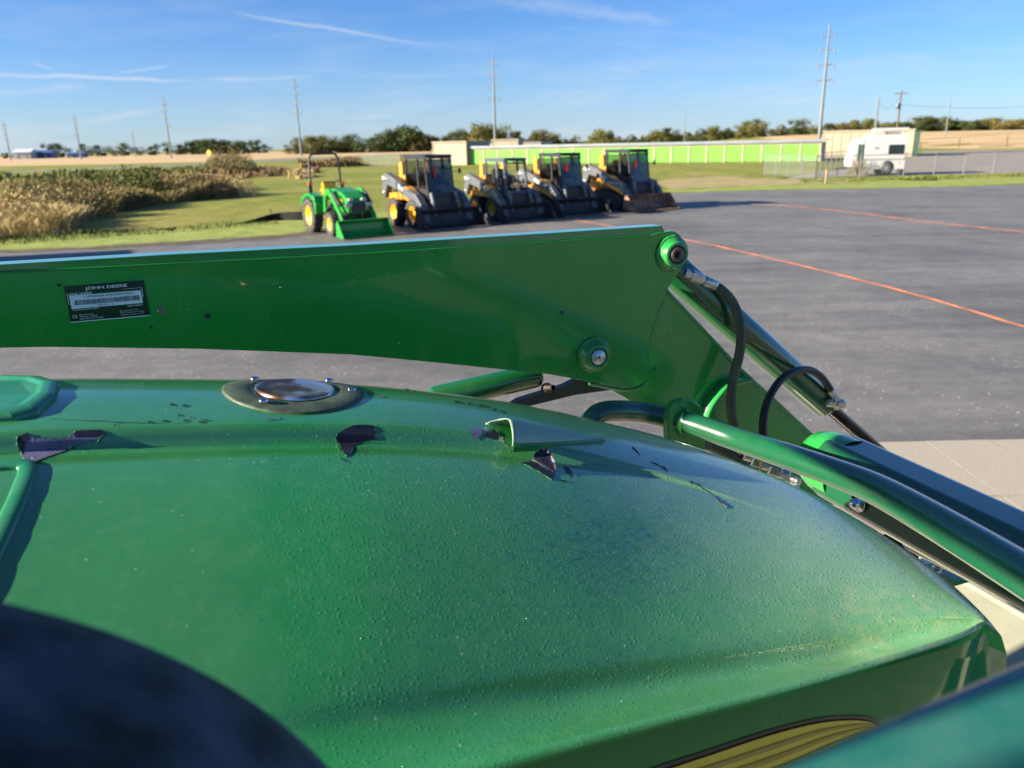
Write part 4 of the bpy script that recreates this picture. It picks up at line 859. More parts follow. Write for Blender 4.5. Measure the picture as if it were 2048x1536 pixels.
# ------------------------------------------------------------------ compact tractor far off
bl, br = G(677, 477), G(779, 471); dd = (br - bl).normalized(); f2 = Vector((dd.y, -dd.x, 0)); f2 = (f2 + dd * .25).normalized(); r2 = Vector((-f2.y, f2.x, 0))
def small_tractor():
    c = (bl + br) / 2 - f2 * 2.05; c.z = .004
    t = thing('compact_tractor', 'small green compact tractor with yellow wheels, roll bar and front loader', 'tractor', c, math.atan2(f2.y, f2.x)); g = m_far_green
    for s in (-1, 1):
        wheel(t, -.15, s * .60, .50, .30, m_yellow, s, 'rear_wheel'); wheel(t, 1.20, s * .56, .33, .20, m_yellow, s, 'front_wheel')
        q = MB(); q.prism([(-.75, .75), (-.60, 1.02), (-.15, 1.12), (.35, 1.05), (.46, .80), (.42, .55), (.36, .55), (.30, .92), (-.12, 1.03), (-.52, .93), (-.68, .72)], 'y', s * .38, s * .72); o = q.build('fender', g, t); bevel(o, .02, 2)
        q = MB(); q.prism([(.50, .62), (.62, 1.12), (.80, 1.28), (1.05, 1.26), (1.75, .62), (1.92, .36), (1.80, .28), (1.62, .56), (1.02, 1.08), (.86, 1.10), (.72, .98), (.66, .60)], 'y', s * .44, s * .52); o = q.build('loader_arm', g, t); bevel(o, .015, 2)
        q = MB(); q.tube([(.60, s * .48, .66), (1.10, s * .48, .86)], .04, 8); q.tube([(1.1, s * .48, .86), (1.45, s * .48, .92)], .02, 8); q.tube([(1.25, s * .48, 1.16), (1.65, s * .48, .84)], .035, 8); q.build('loader_cylinder', m_black, t)
        q = MB(); q.box((1.86, s * .3, .86), (.03, .20, .10), bev=.02); q.build('headlight', m_white, t)
        q = MB(); q.box((-.43, s * .52, 1.36), (.08, .10, .09), bev=.02); q.build('warning_lamp', m_orange, t)
        q = MB(); q.box((-.43, s * .50, 1.20), (.07, .08, .22)); q.build('post_bracket', m_black, t)
    q = MB(); q.box((.6, 0, .55), (1.5, .40, .35), bev=.05); q.build('chassis', m_black, t)
    q = MB(); q.prism([(.50, .62), (.50, 1.22), (.75, 1.27), (1.35, 1.18), (1.72, 1.02), (1.78, .80), (1.76, .62)], 'y', -.30, .30); o = q.build('hood', g, t); bevel(o, .06, 3)
    for s in (-1, 1): q = MB(); q.prism([(.70, .98), (1.55, .92), (1.50, .99), (.72, 1.06)], 'y', s * .301, s * .306); q.build('hood_stripe', m_yellow, t)
    q = MB(); q.box((1.785, 0, .78), (.03, .44, .26), bev=.01); q.build('grille', m_black, t)
    for s in (-1, 1): q = MB(); q.box((1.74, s * .19, .99), (.09, .15, .08), bev=.02); q.build('hood_lamp', m_white, t)
    q = MB(); q.box((-.02, 0, .98), (.42, .46, .12), bev=.05); q.box((-.24, 0, 1.22), (.12, .44, .40), bev=.05)
    q.build('seat', m_yellow, t)
    for s in (-1, 1): q = MB(); q.box((-.06, s * .27, 1.18), (.30, .06, .06), bev=.02); q.build('armrest', m_yellow, t)
    q = MB(); P_ = [(math.cos(a * .3927) * .17, math.sin(a * .3927) * .17) for a in range(17)]; q.tube([(.36 + p[0] * .35, p[1], 1.30 + p[0] * .9) for p in P_], .014, 6, False); q.tube([(.50, 0, 1.15), (.36, 0, 1.30)], .02, 6); q.build('steering_wheel', m_black, t)
    q = MB(); pp = [(-.45, -.46, .75), (-.45, -.46, 1.4), (-.47, -.45, 2.05), (-.47, -.38, 2.17), (-.47, -.3, 2.2), (-.47, .3, 2.2), (-.47, .38, 2.17), (-.47, .45, 2.05), (-.45, .46, 1.4), (-.45, .46, .75)]; q.tube(pp, .035, 8); q.build('roll_bar', m_black, t)
    W = .74; q = MB(); q.prism([(1.95, .06), (2.42, .02), (2.42, .04), (2.03, .09), (1.96, .20), (1.95, .36), (2.06, .46), (2.03, .48), (1.92, .38), (1.92, .16)], 'y', -W, W); b_ = q.build('bucket', m_far_green, t)
    for s in (-1, 1): q = MB(); q.prism([(1.93, .05), (2.42, .02), (2.40, .07), (2.08, .48), (1.94, .38)], 'y', s * W - .01, s * W + .01); q.build('side_plate', m_far_green, b_)
small_tractor()
# unseen trailer added left of the frame to cast the long shadow over the shoulder
t = thing('added_shadow_trailer', 'unseen trailer added beyond the left edge to shade the lot shoulder', 'trailer', (-19.5, 15.2, 0), R(24))
q = MB(); q.box((0, 0, 1.75), (6.5, 2.2, 2.3), bev=.05); q.build('body', m_black, t)
for sx in (-.5, .5):
    for s in (-1, 1): wheel(t, sx, s * 1.15, .36, .22, m_galv, s)

# ------------------------------------------------------------------ the tractor in front of the camera
# local frame of tractor and loader: x along the tractor to its nose, y across to its far side, z up
TH = R(70); AX = Vector((math.sin(TH), math.cos(TH), 0)); BX = Vector((-math.cos(TH), math.sin(TH), 0)); MID = .85
TLOC = BX * MID; TROT = R(20)
def loc_of(p): return Vector((p.dot(AX), p.dot(BX) - MID, p.z))
CL = loc_of(CP)
def lray(x, y): d = ray(x, y); return Vector((d.dot(AX), d.dot(BX), d.z))
def PV(x, y, v):                                    # a point of the upright plane across-distance v
    d = lray(x, y); t = (v - MID - CL.y) / d.y; return CL + d * t
def PU(x, y, u): d = lray(x, y); t = (u - CL.x) / d.x; return CL + d * t
tractor = thing('tractor', 'large green tractor in the foreground with peeling paint and water drops on its long hood', 'tractor', TLOC, TROT)
loader = thing('front_loader', 'green front loader arm beyond the hood with its hydraulic cylinder, hoses and guard rail', 'loader', TLOC, TROT)

# hood surface: rows of points along the hood, near side to far side
def row(pix, v, n=90, u0=-.62, pre=None):
    vs = v if isinstance(v, (list, tuple)) else [v] * len(pix)
    P = [PV(x, y, w) for (x, y), w in zip(pix, vs)]
    u = np.array([p.x for p in P]); y = np.array([p.y for p in P]); z = np.array([p.z for p in P])
    # continue straight toward the windscreen
    k = (z[1] - z[0]) / (u[1] - u[0]) * .5; u = np.concatenate([[u0], u]); y = np.concatenate([[y[0]], y]); z = np.concatenate([[z[0] + k * (u0 - u[1])], z])
    # even spacing along the hood's length, denser toward the nose
    L_ = np.concatenate([[0], np.cumsum(np.sqrt(np.diff(u) ** 2 + np.diff(y) ** 2 + np.diff(z) ** 2))]); L_ /= L_[-1]
    s = np.linspace(0, 1, n) ** .80
    uu, yy, zz = np.interp(s, L_, u), np.interp(s, L_, y), np.interp(s, L_, z)
    for _ in range(10):
        for a in (uu, yy, zz): a[1:-1] = (a[:-2] + 2 * a[1:-1] + a[2:]) / 4
    return np.stack([uu, yy, zz], 1)
NH = 110
rD = row([(1000, 1530), (1200, 1475), (1400, 1422), (1600, 1370), (1800, 1311), (1900, 1280), (1960, 1258), (1972, 1247)], [.47, .47, .47, .47, .472, .476, .482, .49], NH)
rC = row([(700, 1395), (1000, 1352), (1300, 1318), (1500, 1291), (1700, 1266), (1850, 1246), (1950, 1238), (1968, 1240)], [.55, .55, .548, .545, .535, .518, .5, .495], NH)
rB = row([(100, 859), (200, 857), (500, 850), (750, 850), (950, 862), (1200, 885), (1350, 908), (1500, 950), (1600, 996), (1720, 1066), (1820, 1133), (1900, 1192), (1950, 1232), (1968, 1245)], [.85, .85, .846, .84, .83, .81, .787, .749, .706, .639, .584, .540, .515, .511], NH)
rA = row([(100, 756), (350, 757), (560, 760), (750, 771), (900, 787), (1000, 801), (1100, 819), (1200, 843), (1300, 866), (1400, 896), (1500, 933), (1600, 975), (1700, 1028), (1800, 1092), (1880, 1150), (1940, 1204), (1970, 1238)], [1.06, 1.06, 1.055, 1.035, 1.008, .994, .982, .963, .944, .906, .854, .795, .726, .651, .591, .543, .517], NH)
S = np.linspace(0, 1, NH)[:, None] ** .80
tip = np.array(PV(1971, 1244, .497))[None, :]; kt = np.clip((S - .955) / .045, 0, 1) ** 2
rA, rB, rC, rD = (r * (1 - kt) + tip * kt for r in (rA, rB, rC, rD))
wn = np.clip((S - .50) / .34, 0, 1); wn = wn * wn * (3 - 2 * wn)
def nosed(r, tt):                                     # toward the nose the panel becomes one arched surface
    q = rC * (1 - tt) + rA * tt; q = q + np.concatenate([S * 0, S * 0, .030 * math.sin(math.pi * tt) ** .8 * np.sqrt(np.clip(1 - S, 0, 1) * 3)], 1)
    return r * (1 - wn) + q * wn
fade = np.clip((1 - S) / .35, 0, 1); fade = fade * fade * (3 - 2 * fade)      # features melt away toward the nose
stepw = fade * np.array([[0, -.007, -.019]])
rB0 = rB + stepw                                       # foot of the raised spine
def between(a, b, t, bulge): return a * (1 - t) + b * t + np.concatenate([S * 0, S * 0, bulge * fade ** .5 * np.ones_like(S)], 1)
rows = []
def add_row(r): rows.append(r)
# near side wall, shoulder edge, concave flank, crease, domed panel, step, spine, far roll-off
for dy, dz in ((.010, -.62), (.004, -.40), (-.002, -.22), (-.003, -.10), (-.003, -.035), (-.0015, -.010)): add_row(rD + np.array([[0, dy, dz]]))
add_row(rD + np.array([[0, 0, -.003]])); add_row(rD + np.array([[0, .003, .0012]]))
nw = np.clip((S - .30) / .35, 0, 1) * np.clip((1 - S) / .12, 0, 1) ** .7                        # the flank is hollow toward the nose
for t, dz in ((.15, .005), (.35, .013), (.6, .020), (.80, .0215), (.91, .0175), (.96, .008)): r = between(rD, rC, t, 0); r[:, 2:] -= nw * dz; add_row(r)
add_row(rC + np.array([[0, .004, .001]]))
for t in (.06, .14, .24, .35, .46, .57, .68, .78, .87, .94): add_row(nosed(between(rC, rB0, t, .030 * math.sin(math.pi * t) ** .9), .62 * t))
add_row(nosed(rB0 + stepw * .10 + np.concatenate([S * 0, -.014 * fade, -.002 * fade], 1), .60)); add_row(nosed(rB0, .61)); add_row(nosed(rB0 * .5 + rB * .5 + np.concatenate([S * 0, -.002 * fade, S * 0], 1), .615))
add_row(nosed(rB, .62)); add_row(nosed(rB + np.concatenate([S * 0, .004 * fade, .0012 * fade], 1), .63))
for t in (.10, .22, .36, .50, .64, .78, .90): add_row(nosed(between(rB, rA, t, .012 * math.sin(math.pi * t)), .62 + .38 * t))
add_row(rA)
# outward direction in plan along the far edge
tg = np.gradient(rA, axis=0); nrm = np.stack([tg[:, 1] * -1, tg[:, 0], tg[:, 0] * 0], 1); nrm /= np.linalg.norm(nrm, axis=1)[:, None] + 1e-9
nrm[-3:] = nrm[-4]
nrm = np.where((nrm[:, 0:1] + nrm[:, 1:2]) < 0, -nrm, nrm)
for off, dz in ((.010, -.006), (.020, -.018), (.029, -.04), (.040, -.10), (.044, -.22), (.042, -.40), (.036, -.70)):
    add_row(rA + nrm * off + np.array([[0, 0, dz]]))
V = np.stack(rows, 0); nr = len(rows)
b = MB(); fs = [(j * NH + i, j * NH + i + 1, (j + 1) * NH + i + 1, (j + 1) * NH + i) for j in range(nr - 1) for i in range(NH - 1)]
# close the nose between near wall and front wall
e = NH - 1
for k in range(8):
    a0, a1 = k, k + 1; c0, c1 = nr - 1 - k, nr - 2 - k
    if c1 > a1: fs.append((a0 * NH + e, a1 * NH + e, c1 * NH + e, c0 * NH + e))
b.add(V.reshape(-1, 3), fs, True)

def hood_material():
    m = bpy.data.materials.new('weathered_hood_paint'); m.use_nodes = True; nt = m.node_tree; N = nt.nodes; L = nt.links; b = N['Principled BSDF']
    tc = N.new('ShaderNodeTexCoord'); P = tc.outputs['Object']
    def noise(sc, det=5, ro=.6, stretch=None):
        n = N.new('ShaderNodeTexNoise'); n.inputs['Scale'].default_value = sc; n.inputs['Detail'].default_value = det; n.inputs['Roughness'].default_value = ro
        if stretch: mp = N.new('ShaderNodeMapping'); mp.inputs['Scale'].default_value = stretch; L.new(P, mp.inputs[0]); L.new(mp.outputs[0], n.inputs['Vector'])
        else: L.new(P, n.inputs['Vector'])
        return n.outputs[0]
    def mr(src, a, b_, c=0.0, d=1.0):
        n = N.new('ShaderNodeMapRange'); n.inputs[1].default_value = a; n.inputs[2].default_value = b_; n.inputs[3].default_value = c; n.inputs[4].default_value = d; L.new(src, n.inputs[0]); return n.outputs[0]
    def mth(op, a, b_=0.0, clamp=False):
        n = N.new('ShaderNodeMath'); n.operation = op; n.use_clamp = clamp
        for i, s in enumerate((a, b_)):
            if isinstance(s, (int, float)): n.inputs[i].default_value = s
            else: L.new(s, n.inputs[i])
        return n.outputs[0]
    def mixc(f, a, col):
        n = N.new('ShaderNodeMix'); n.data_type = 'RGBA'
        L.new(f, n.inputs[0]); L.new(a, n.inputs[6])
        if isinstance(col, tuple): n.inputs[7].default_value = (*col, 1)
        else: L.new(col, n.inputs[7])
        return n.outputs[2]
    sx = N.new('ShaderNodeSeparateXYZ'); L.new(P, sx.inputs[0])
    n1 = noise(5, 6, .65)
    r = N.new('ShaderNodeValToRGB'); e = r.color_ramp.elements; e[0].position = .3; e[0].color = (.004, .170, .032, 1); e[1].position = .7; e[1].color = (.006, .205, .040, 1); L.new(n1, r.inputs[0])
    col = r.outputs[0]
    # dust film: everywhere a little, thicker by the windscreen, plus painted sky sheen at the nose
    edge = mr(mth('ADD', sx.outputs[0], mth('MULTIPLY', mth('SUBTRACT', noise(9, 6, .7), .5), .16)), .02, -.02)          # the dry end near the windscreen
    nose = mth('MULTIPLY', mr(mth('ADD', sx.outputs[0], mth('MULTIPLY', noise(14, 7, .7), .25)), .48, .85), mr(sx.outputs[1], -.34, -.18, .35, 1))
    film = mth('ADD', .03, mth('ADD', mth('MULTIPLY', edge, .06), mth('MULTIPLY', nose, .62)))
    film = mth('ADD', film, mth('MULTIPLY', mr(sx.outputs[0], .0, .35), .11))  # pale sheen painted into the colour from mid-hood forward
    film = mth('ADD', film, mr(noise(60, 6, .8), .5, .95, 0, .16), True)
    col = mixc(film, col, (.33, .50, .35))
    # algae and grime spots at the nose
    spots = mth('MULTIPLY', mr(noise(48, 8, .78), .49, .60), mr(sx.outputs[0], .46, .60))
    gr = mth('MULTIPLY', spots, mr(sx.outputs[1], -.23, -.31))
    col = mixc(mth('MULTIPLY', gr, .28), col, (.42, .38, .20))
    # pale specks
    vo = N.new('ShaderNodeTexVoronoi'); vo.inputs['Scale'].default_value = 130; L.new(P, vo.inputs['Vector']); sp = N.new('ShaderNodeSeparateColor'); L.new(vo.outputs['Color'], sp.inputs[0])
    sk = mth('MULTIPLY', mr(vo.outputs['Distance'], .16, .08), mth('GREATER_THAN', sp.outputs[0], .93))
    col = mixc(mth('MULTIPLY', sk, .65), col, (.45, .50, .42))
    L.new(col, b.inputs['Base Color'])
    # wetness: fine beads of water raised from the surface
    wet = mth('MULTIPLY', mr(mth('ADD', sx.outputs[0], mth('MULTIPLY', mth('SUBTRACT', noise(7, 5, .6), .5), .14)), -.02, .03), mr(sx.outputs[1], .02, -.03))
    wet = mth('MULTIPLY', wet, mr(noise(6, 4, .6, (1, 3, 3)), .30, .42, .25, 1))
    def beads(sc, lo, hi, dens, seed):
        v = N.new('ShaderNodeTexVoronoi'); v.inputs['Scale'].default_value = sc; v.inputs['Randomness'].default_value = 1
        mp = N.new('ShaderNodeMapping'); mp.inputs['Location'].default_value = (seed, seed, seed); mp.inputs['Scale'].default_value = (.72, 1.1, 1); L.new(P, mp.inputs[0]); L.new(mp.outputs[0], v.inputs['Vector'])
        s2 = N.new('ShaderNodeSeparateColor'); L.new(v.outputs['Color'], s2.inputs[0])
        d = mr(v.outputs['Distance'], hi, lo); d = mth('POWER', d, .55)
        return mth('MULTIPLY', d, mth('GREATER_THAN', s2.outputs[0], 1 - dens))
    h = mth('ADD', mth('MULTIPLY', beads(400, .08, .42, .85, 3.1), .00011), mth('MULTIPLY', beads(250, .06, .36, .50, 7.7), .00030))
    h = mth('MULTIPLY', h, wet)
    h = mth('ADD', h, mth('MULTIPLY', noise(420, 3, .7), .00003))
    h = mth('ADD', h, mth('MULTIPLY', noise(5, 3, .5), .0010))
    bp = N.new('ShaderNodeBump'); bp.inputs['Distance'].default_value = 1.0; bp.inputs['Strength'].default_value = 1.0; L.new(h, bp.inputs['Height']); L.new(bp.outputs[0], b.inputs['Normal'])
    rough = mth('ADD', .24, mth('MULTIPLY', film, .45)); rough = mth('ADD', rough, mr(n1, .3, .7, -.03, .05)); L.new(rough, b.inputs['Roughness'])
    b.inputs['Coat Weight'].default_value = 1.0; b.inputs['Coat Roughness'].default_value = .12; b.inputs['Coat IOR'].default_value = 1.6; b.inputs['Specular IOR Level'].default_value = .8
    L.new(bp.outputs[0], b.inputs['Coat Normal'])
    return m
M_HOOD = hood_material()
m_side = mat('hood_side_paint', (.010, .20, .035), .08, coat=.35, coatr=.02, spec=.35, var=.05, scale=5, dust=.03, bump=.0012, bscale=3.5, specks=1)
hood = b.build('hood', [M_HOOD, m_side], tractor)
for p in hood.data.polygons:
    j = min(p.vertices) // NH
    if j < 6 or j > nr - 6: p.material_index = 1
bpy.context.view_layer.update()
_bm = bmesh.new(); _bm.from_mesh(hood.data); BV = BVHTree.FromBMesh(_bm)
def on_hood(x, y):
    h, n, i, d = BV.ray_cast(CL, lray(x, y)); 
    if h is None: return None, None
    if n.dot(lray(x, y)) > 0: n = -n
    return h, n

# flakes: bare dark patches where the paint has come away
m_bare = mat('bare_dark_primer', (.014, .014, .028), .38, var=.35, scale=60, bump=.0004, bscale=500, dust=.15, dustcol=(.05, .05, .10))
m_bare_pale = mat('bare_pale_primer', (.11, .11, .21), .5, var=.2, scale=30, bump=.0003, bscale=500)
m_lip = mat('lifted_paint_edge', (.02, .13, .05), .5, var=.2, scale=50)
def patch(name, poly, m, lift=.0009, step=2.4, label=None, rim=True):
    xs = [p[0] for p in poly]; ys = [p[1] for p in poly]; grid = {}; vs = []; fs = []
    nx = int((max(xs) - min(xs)) / step) + 2; ny = int((max(ys) - min(ys)) / step) + 2
    def vid(i, j):
        if (i, j) not in grid:
            x, y = min(xs) + i * step, min(ys) + j * step; h, n = on_hood(x, y)
            if h is None: grid[(i, j)] = None
            else: grid[(i, j)] = len(vs); vs.append(h + n * (lift if n is not None else 0))
        return grid[(i, j)]
    for i in range(nx):
        for j in range(ny):
            x, y = min(xs) + (i + .5) * step + random.uniform(-.8, .8), min(ys) + (j + .5) * step + random.uniform(-.8, .8)
            if inside((x, y), poly):
                q = [vid(i, j), vid(i + 1, j), vid(i + 1, j + 1), vid(i, j + 1)]
                if None not in q: fs.append(tuple(q))
    if not fs: return None
    b = MB(); b.add(vs, fs); o = b.build(name, m, hood)
    if label: o['label'] = label
    if max(xs) - min(xs) > 34:                          # the torn film stands up along the edge
        E_ = []
        for (x0, y0), (x1, y1) in zip(poly, poly[1:] + poly[:1]):
            n_ = max(2, int(math.hypot(x1 - x0, y1 - y0) / 3))
            for k in range(n_): E_.append((x0 + (x1 - x0) * k / n_ + random.uniform(-.9, .9), y0 + (y1 - y0) * k / n_ + random.uniform(-.9, .9)))
        Q = [on_hood(*e) for e in E_]; Q = [h + n * random.uniform(.0002, .0007) for h, n in Q if h is not None]; Q.append(Q[0])
        q = MB(); q.tube(Q, [random.uniform(.0002, .0007) for _ in Q], 5, False); q.build('torn_edge', m_lip, o)
    return o
patch('bare_patch', [(38, 872), (60, 868), (68, 878), (92, 876), (118, 880), (138, 874), (152, 862), (196, 860), (211, 866), (195, 880), (170, 885), (150, 893), (128, 903), (95, 914), (68, 926), (50, 922), (40, 905), (34, 890)], m_bare_pale, label='largest bare patch, pale lilac inside')
patch('bare_patch', [(36, 874), (52, 866), (60, 868), (52, 884), (46, 912), (38, 900)], m_bare, .0011); patch('bare_patch', [(150, 862), (196, 860), (211, 866), (196, 874), (150, 874)], m_bare, .0011)
patch('bare_patch', [(674, 868), (700, 853), (720, 851), (748, 853), (752, 862), (748, 870), (753, 878), (735, 882), (706, 892), (704, 904), (694, 915), (686, 905), (680, 890), (671, 878)], m_bare, label='dark patch with a ragged top below the ridge')
patch('bare_patch', [(942, 860), (950, 857), (966, 860), (962, 870), (950, 880), (944, 874)], m_bare_pale)
patch('bare_patch', [(976, 864), (990, 860), (1000, 872), (996, 880), (975, 876), (970, 868)], m_bare)
patch('bare_patch', [(1044, 926), (1062, 924), (1100, 944), (1108, 950), (1106, 962), (1080, 945)], m_bare)
patch('bare_patch', [(1126, 932), (1134, 934), (1146, 948), (1144, 958), (1138, 950)], m_bare); patch('bare_patch', [(1120, 960), (1132, 962), (1136, 966), (1122, 963)], m_bare, step=1.2)
patch('bare_patch', [(680, 916), (690, 920), (694, 927), (684, 920)], m_bare, step=1.3)
# cracks
def crack(pts, w=.0011, m=None):
    P = []
    for (x0, y0), (x1, y1) in zip(pts[:-1], pts[1:]):
        for k in range(6): t = k / 6; P.append((x0 + (x1 - x0) * t + random.uniform(-.8, .8), y0 + (y1 - y0) * t + random.uniform(-.8, .8)))
    Q = [on_hood(*p) for p in P]; Q = [h + n * .0006 for h, n in Q if h is not None]
    if len(Q) > 2: q = MB(); q.tube(Q, [w * random.uniform(.2, 1.1) for _ in Q], 4); q.build('crack', m or m_bare, hood)
crack([(1264, 894), (1274, 904), (1281, 911)]); crack([(1300, 923), (1316, 930), (1326, 935), (1336, 943)], .0008); crack([(1379, 963), (1400, 974), (1432, 998), (1440, 1004)], .0005); crack([(1430, 998), (1445, 1008), (1457, 1018)], .0013)
patch('bare_patch', [(1322, 931), (1331, 936), (1333, 940), (1326, 937)], m_bare, step=1.2); patch('bare_patch', [(1378, 963), (1388, 965), (1384, 969)], m_bare, step=1.2)
for (x, y) in ((360, 832), (384, 836), (372, 842), (402, 845), (330, 843), (410, 841), (345, 810), (370, 812), (540, 840), (556, 838), (238, 846), (230, 851), (300, 845), (740, 787), (764, 794), (590, 762), (602, 795), (96, 762), (915, 805), (940, 808), (965, 812), (1010, 826), (830, 783), (815, 779), (990, 820)):
    w = random.uniform(4, 9); hgt = random.uniform(1.3, 2.5); patch('paint_chip', [(x - w, y), (x - w * .3, y - hgt), (x + w * .5, y - hgt * .4), (x + w, y + hgt * .3), (x, y + hgt)], m_bare if random.random() < .8 else m_bare_pale, step=1.1)
crack([(100, 838), (150, 841), (210, 843), (262, 846), (330, 848), (390, 845)], .0003)
# curled flakes of paint standing up from the surface
def flake(base, curl, h, m, name='paint_flake', thick=.0006):
    """base: pixel polyline along the hinge; curl: where the free edge points (pixels)"""
    n = 14; B_ = [(base[0][0] + (base[-1][0] - base[0][0]) * i / (n - 1), base[0][1] + (base[-1][1] - base[0][1]) * i / (n - 1)) for i in range(n)]; vs = []; m_ = 7
    for i, (x, y) in enumerate(B_):
        p, nn = on_hood(x, y); e_, _ = on_hood(x + curl[0], y + curl[1])
        if p is None or e_ is None: return
        wdt = math.sin(math.pi * (i + .35) / (n - .3)) ** .6 * (1 + .12 * math.sin(i * 2.3))
        for k in range(m_):
            t = k / (m_ - 1); vs.append(p + (e_ - p) * (math.sin(t * 1.9) * .62 * wdt) + nn * (h * wdt * (1 - math.cos(t * 1.9)) * .75 + .0008))
    q = MB(); q.add(vs, [(i * m_ + k, (i + 1) * m_ + k, (i + 1) * m_ + k + 1, i * m_ + k + 1) for i in range(n - 1) for k in range(m_ - 1)], True); o = q.build(name, m, hood)
    sd = o.modifiers.new('thickness', 'SOLIDIFY'); sd.thickness = thick; return o
flake([(1064, 921), (1110, 948)], (4, -30), .012, m_bare)
flake([(200, 884), (215, 868)], (-14, 6), .0015, m_lip); flake([(150, 896), (138, 898)], (0, -7), .0015, m_lip); flake([(34, 874), (44, 908)], (-6, 0), .0012, m_lip); flake([(672, 880), (682, 908)], (-5, 0), .0012, m_lip)
flake([(702, 853), (748, 853)], (-1, -5), .0012, m_bare)

# real water drops on the near panel
def water_material():
    m = bpy.data.materials.new('clear_water_bead'); m.use_nodes = True; nt = m.node_tree; N = nt.nodes; L = nt.links; N.clear()
    out = N.new('ShaderNodeOutputMaterial'); tr = N.new('ShaderNodeBsdfTransparent'); tr.inputs[0].default_value = (.97, 1, .99, 1)
    gl = N.new('ShaderNodeBsdfGlossy'); gl.inputs['Roughness'].default_value = .06; fr = N.new('ShaderNodeFresnel'); fr.inputs['IOR'].default_value = 1.50; ge = N.new('ShaderNodeNewGeometry'); ou = N.new('ShaderNodeMath'); ou.operation = 'SUBTRACT'; ou.inputs[0].default_value = 1; L.new(ge.outputs['Backfacing'], ou.inputs[1]); mu = N.new('ShaderNodeMath'); mu.operation = 'MULTIPLY'; L.new(fr.outputs[0], mu.inputs[0]); L.new(ou.outputs[0], mu.inputs[1])
    mx = N.new('ShaderNodeMixShader'); L.new(mu.outputs[0], mx.inputs[0]); L.new(tr.outputs[0], mx.inputs[1]); L.new(gl.outputs[0], mx.inputs[2]); L.new(mx.outputs[0], out.inputs[0]); return m
M_WATER = water_material()
def drops(n, r0, r1, reg, name='water_drop'):
    base = []; seg = 8
    for k, (rr, zz) in enumerate(((1, 0), (.93, .35), (.66, .72), (.28, .94))): base += [(rr * math.cos(2 * math.pi * i / seg), rr * math.sin(2 * math.pi * i / seg), zz) for i in range(seg)]
    base.append((0, 0, 1)); F = [(k * seg + i, k * seg + (i + 1) % seg, (k + 1) * seg + (i + 1) % seg, (k + 1) * seg + i) for k in range(3) for i in range(seg)] + [(3 * seg + i, 3 * seg + (i + 1) % seg, 4 * seg) for i in range(seg)]
    vs = []; fs = []; c = 0; tries = 0; taken = {}
    while c < n and tries < n * 12:
        tries += 1; x, y = random.uniform(*reg[0]), random.uniform(*reg[1])
        if reg[2](x, y) < random.random(): continue
        h, nn = on_hood(x, y)
        if h is None: continue
        r = r0 + (r1 - r0) * random.random() ** 3
        key = (round(h.x / .0035), round(h.y / .0035))
        if key in taken: continue
        taken[key] = 1
        t = nn.orthogonal().normalized(); bt = nn.cross(t); a = random.uniform(0, 6.28); el = random.uniform(.8, 1.3); e1 = (t * math.cos(a) + bt * math.sin(a)) * r * el; e2 = nn.cross(e1).normalized() * r / el; hh = r * random.uniform(.32, .52); o = len(vs); h = h - nn * .0002
        wob = [random.uniform(.8, 1.2) for _ in range(seg)]
        vs += [tuple(h + e1 * p[0] * wob[i % seg if i < 4 * seg else 0] + e2 * p[1] * wob[i % seg if i < 4 * seg else 0] + nn * p[2] * hh) for i, p in enumerate(base)]; fs += [tuple(i + o for i in f) for f in F]; c += 1
    q = MB(); q.add(vs, fs, True); o = q.build(name, M_WATER, hood); o['kind'] = 'stuff'; return o
def reg_main(x, y):
    lo, hi = 866 + max(0, x - 1200) * .16, 1330 - max(0, 1150 - x) * .10
    if y < lo or y > min(hi, 1512 - (x - 1000) * .287) or x < 400: return 0
    d = min(1, (x - 400) / 450) * min(1, (y - lo) / 40 + .15)
    big = math.exp(-((x - 1230) / 190) ** 2 - ((y - 1110) / 110) ** 2)
    return min(1, .30 * d + .7 * big)
drops(7000, .0008, .0026, ((380, 1960), (866, 1335), reg_main))
drops(420, .0020, .0040, ((1000, 1420), (960, 1240), lambda x, y: math.exp(-((x - 1200) / 120) ** 2 - ((y - 1090) / 90) ** 2)))

# exhaust ring with four bolts and the burnt pipe mouth
c0 = on_hood(590, 781)[0]; n0 = sum((on_hood(x, y)[1] for x, y in ((520, 785), (660, 788), (590, 781), (590, 775), (590, 792))), Vector()).normalized(); n0 = (n0 + Vector((0, .02, 0))).normalized()
m_ringplate = mat('stained_green_ring', (.045, .075, .045), .55, var=.3, scale=60, dust=.35, dustcol=(.12, .07, .05), bump=.0004, bscale=300)
_e1 = n0.cross(Vector((0, 1, 0))).normalized(); _e2 = n0.cross(_e1)
def on_ring(r, a, lift):
    o_ = c0 + (_e1 * math.cos(a) + _e2 * math.sin(a)) * r + n0 * .08; h, n, k, d = BV.ray_cast(o_, -n0)
    return (h if h is not None else o_ - n0 * .08) + n0 * lift
q = MB(); vs = []; prf = ((.054, -.003), (.054, .0022), (.056, .0030), (.0835, .0030), (.0855, .0020), (.086, -.002))
for r_, l_ in prf: vs += [on_ring(r_, 6.28319 * k / 72, l_) for k in range(72)]
q.add(vs, [(i * 72 + k, i * 72 + (k + 1) % 72, (i + 1) * 72 + (k + 1) % 72, (i + 1) * 72 + k) for i in range(len(prf) - 1) for k in range(72)], True); ring = q.build('exhaust_ring', m_ringplate, tractor)
m_burn = bpy.data.materials.new('heat_tinted_steel'); m_burn.use_nodes = True
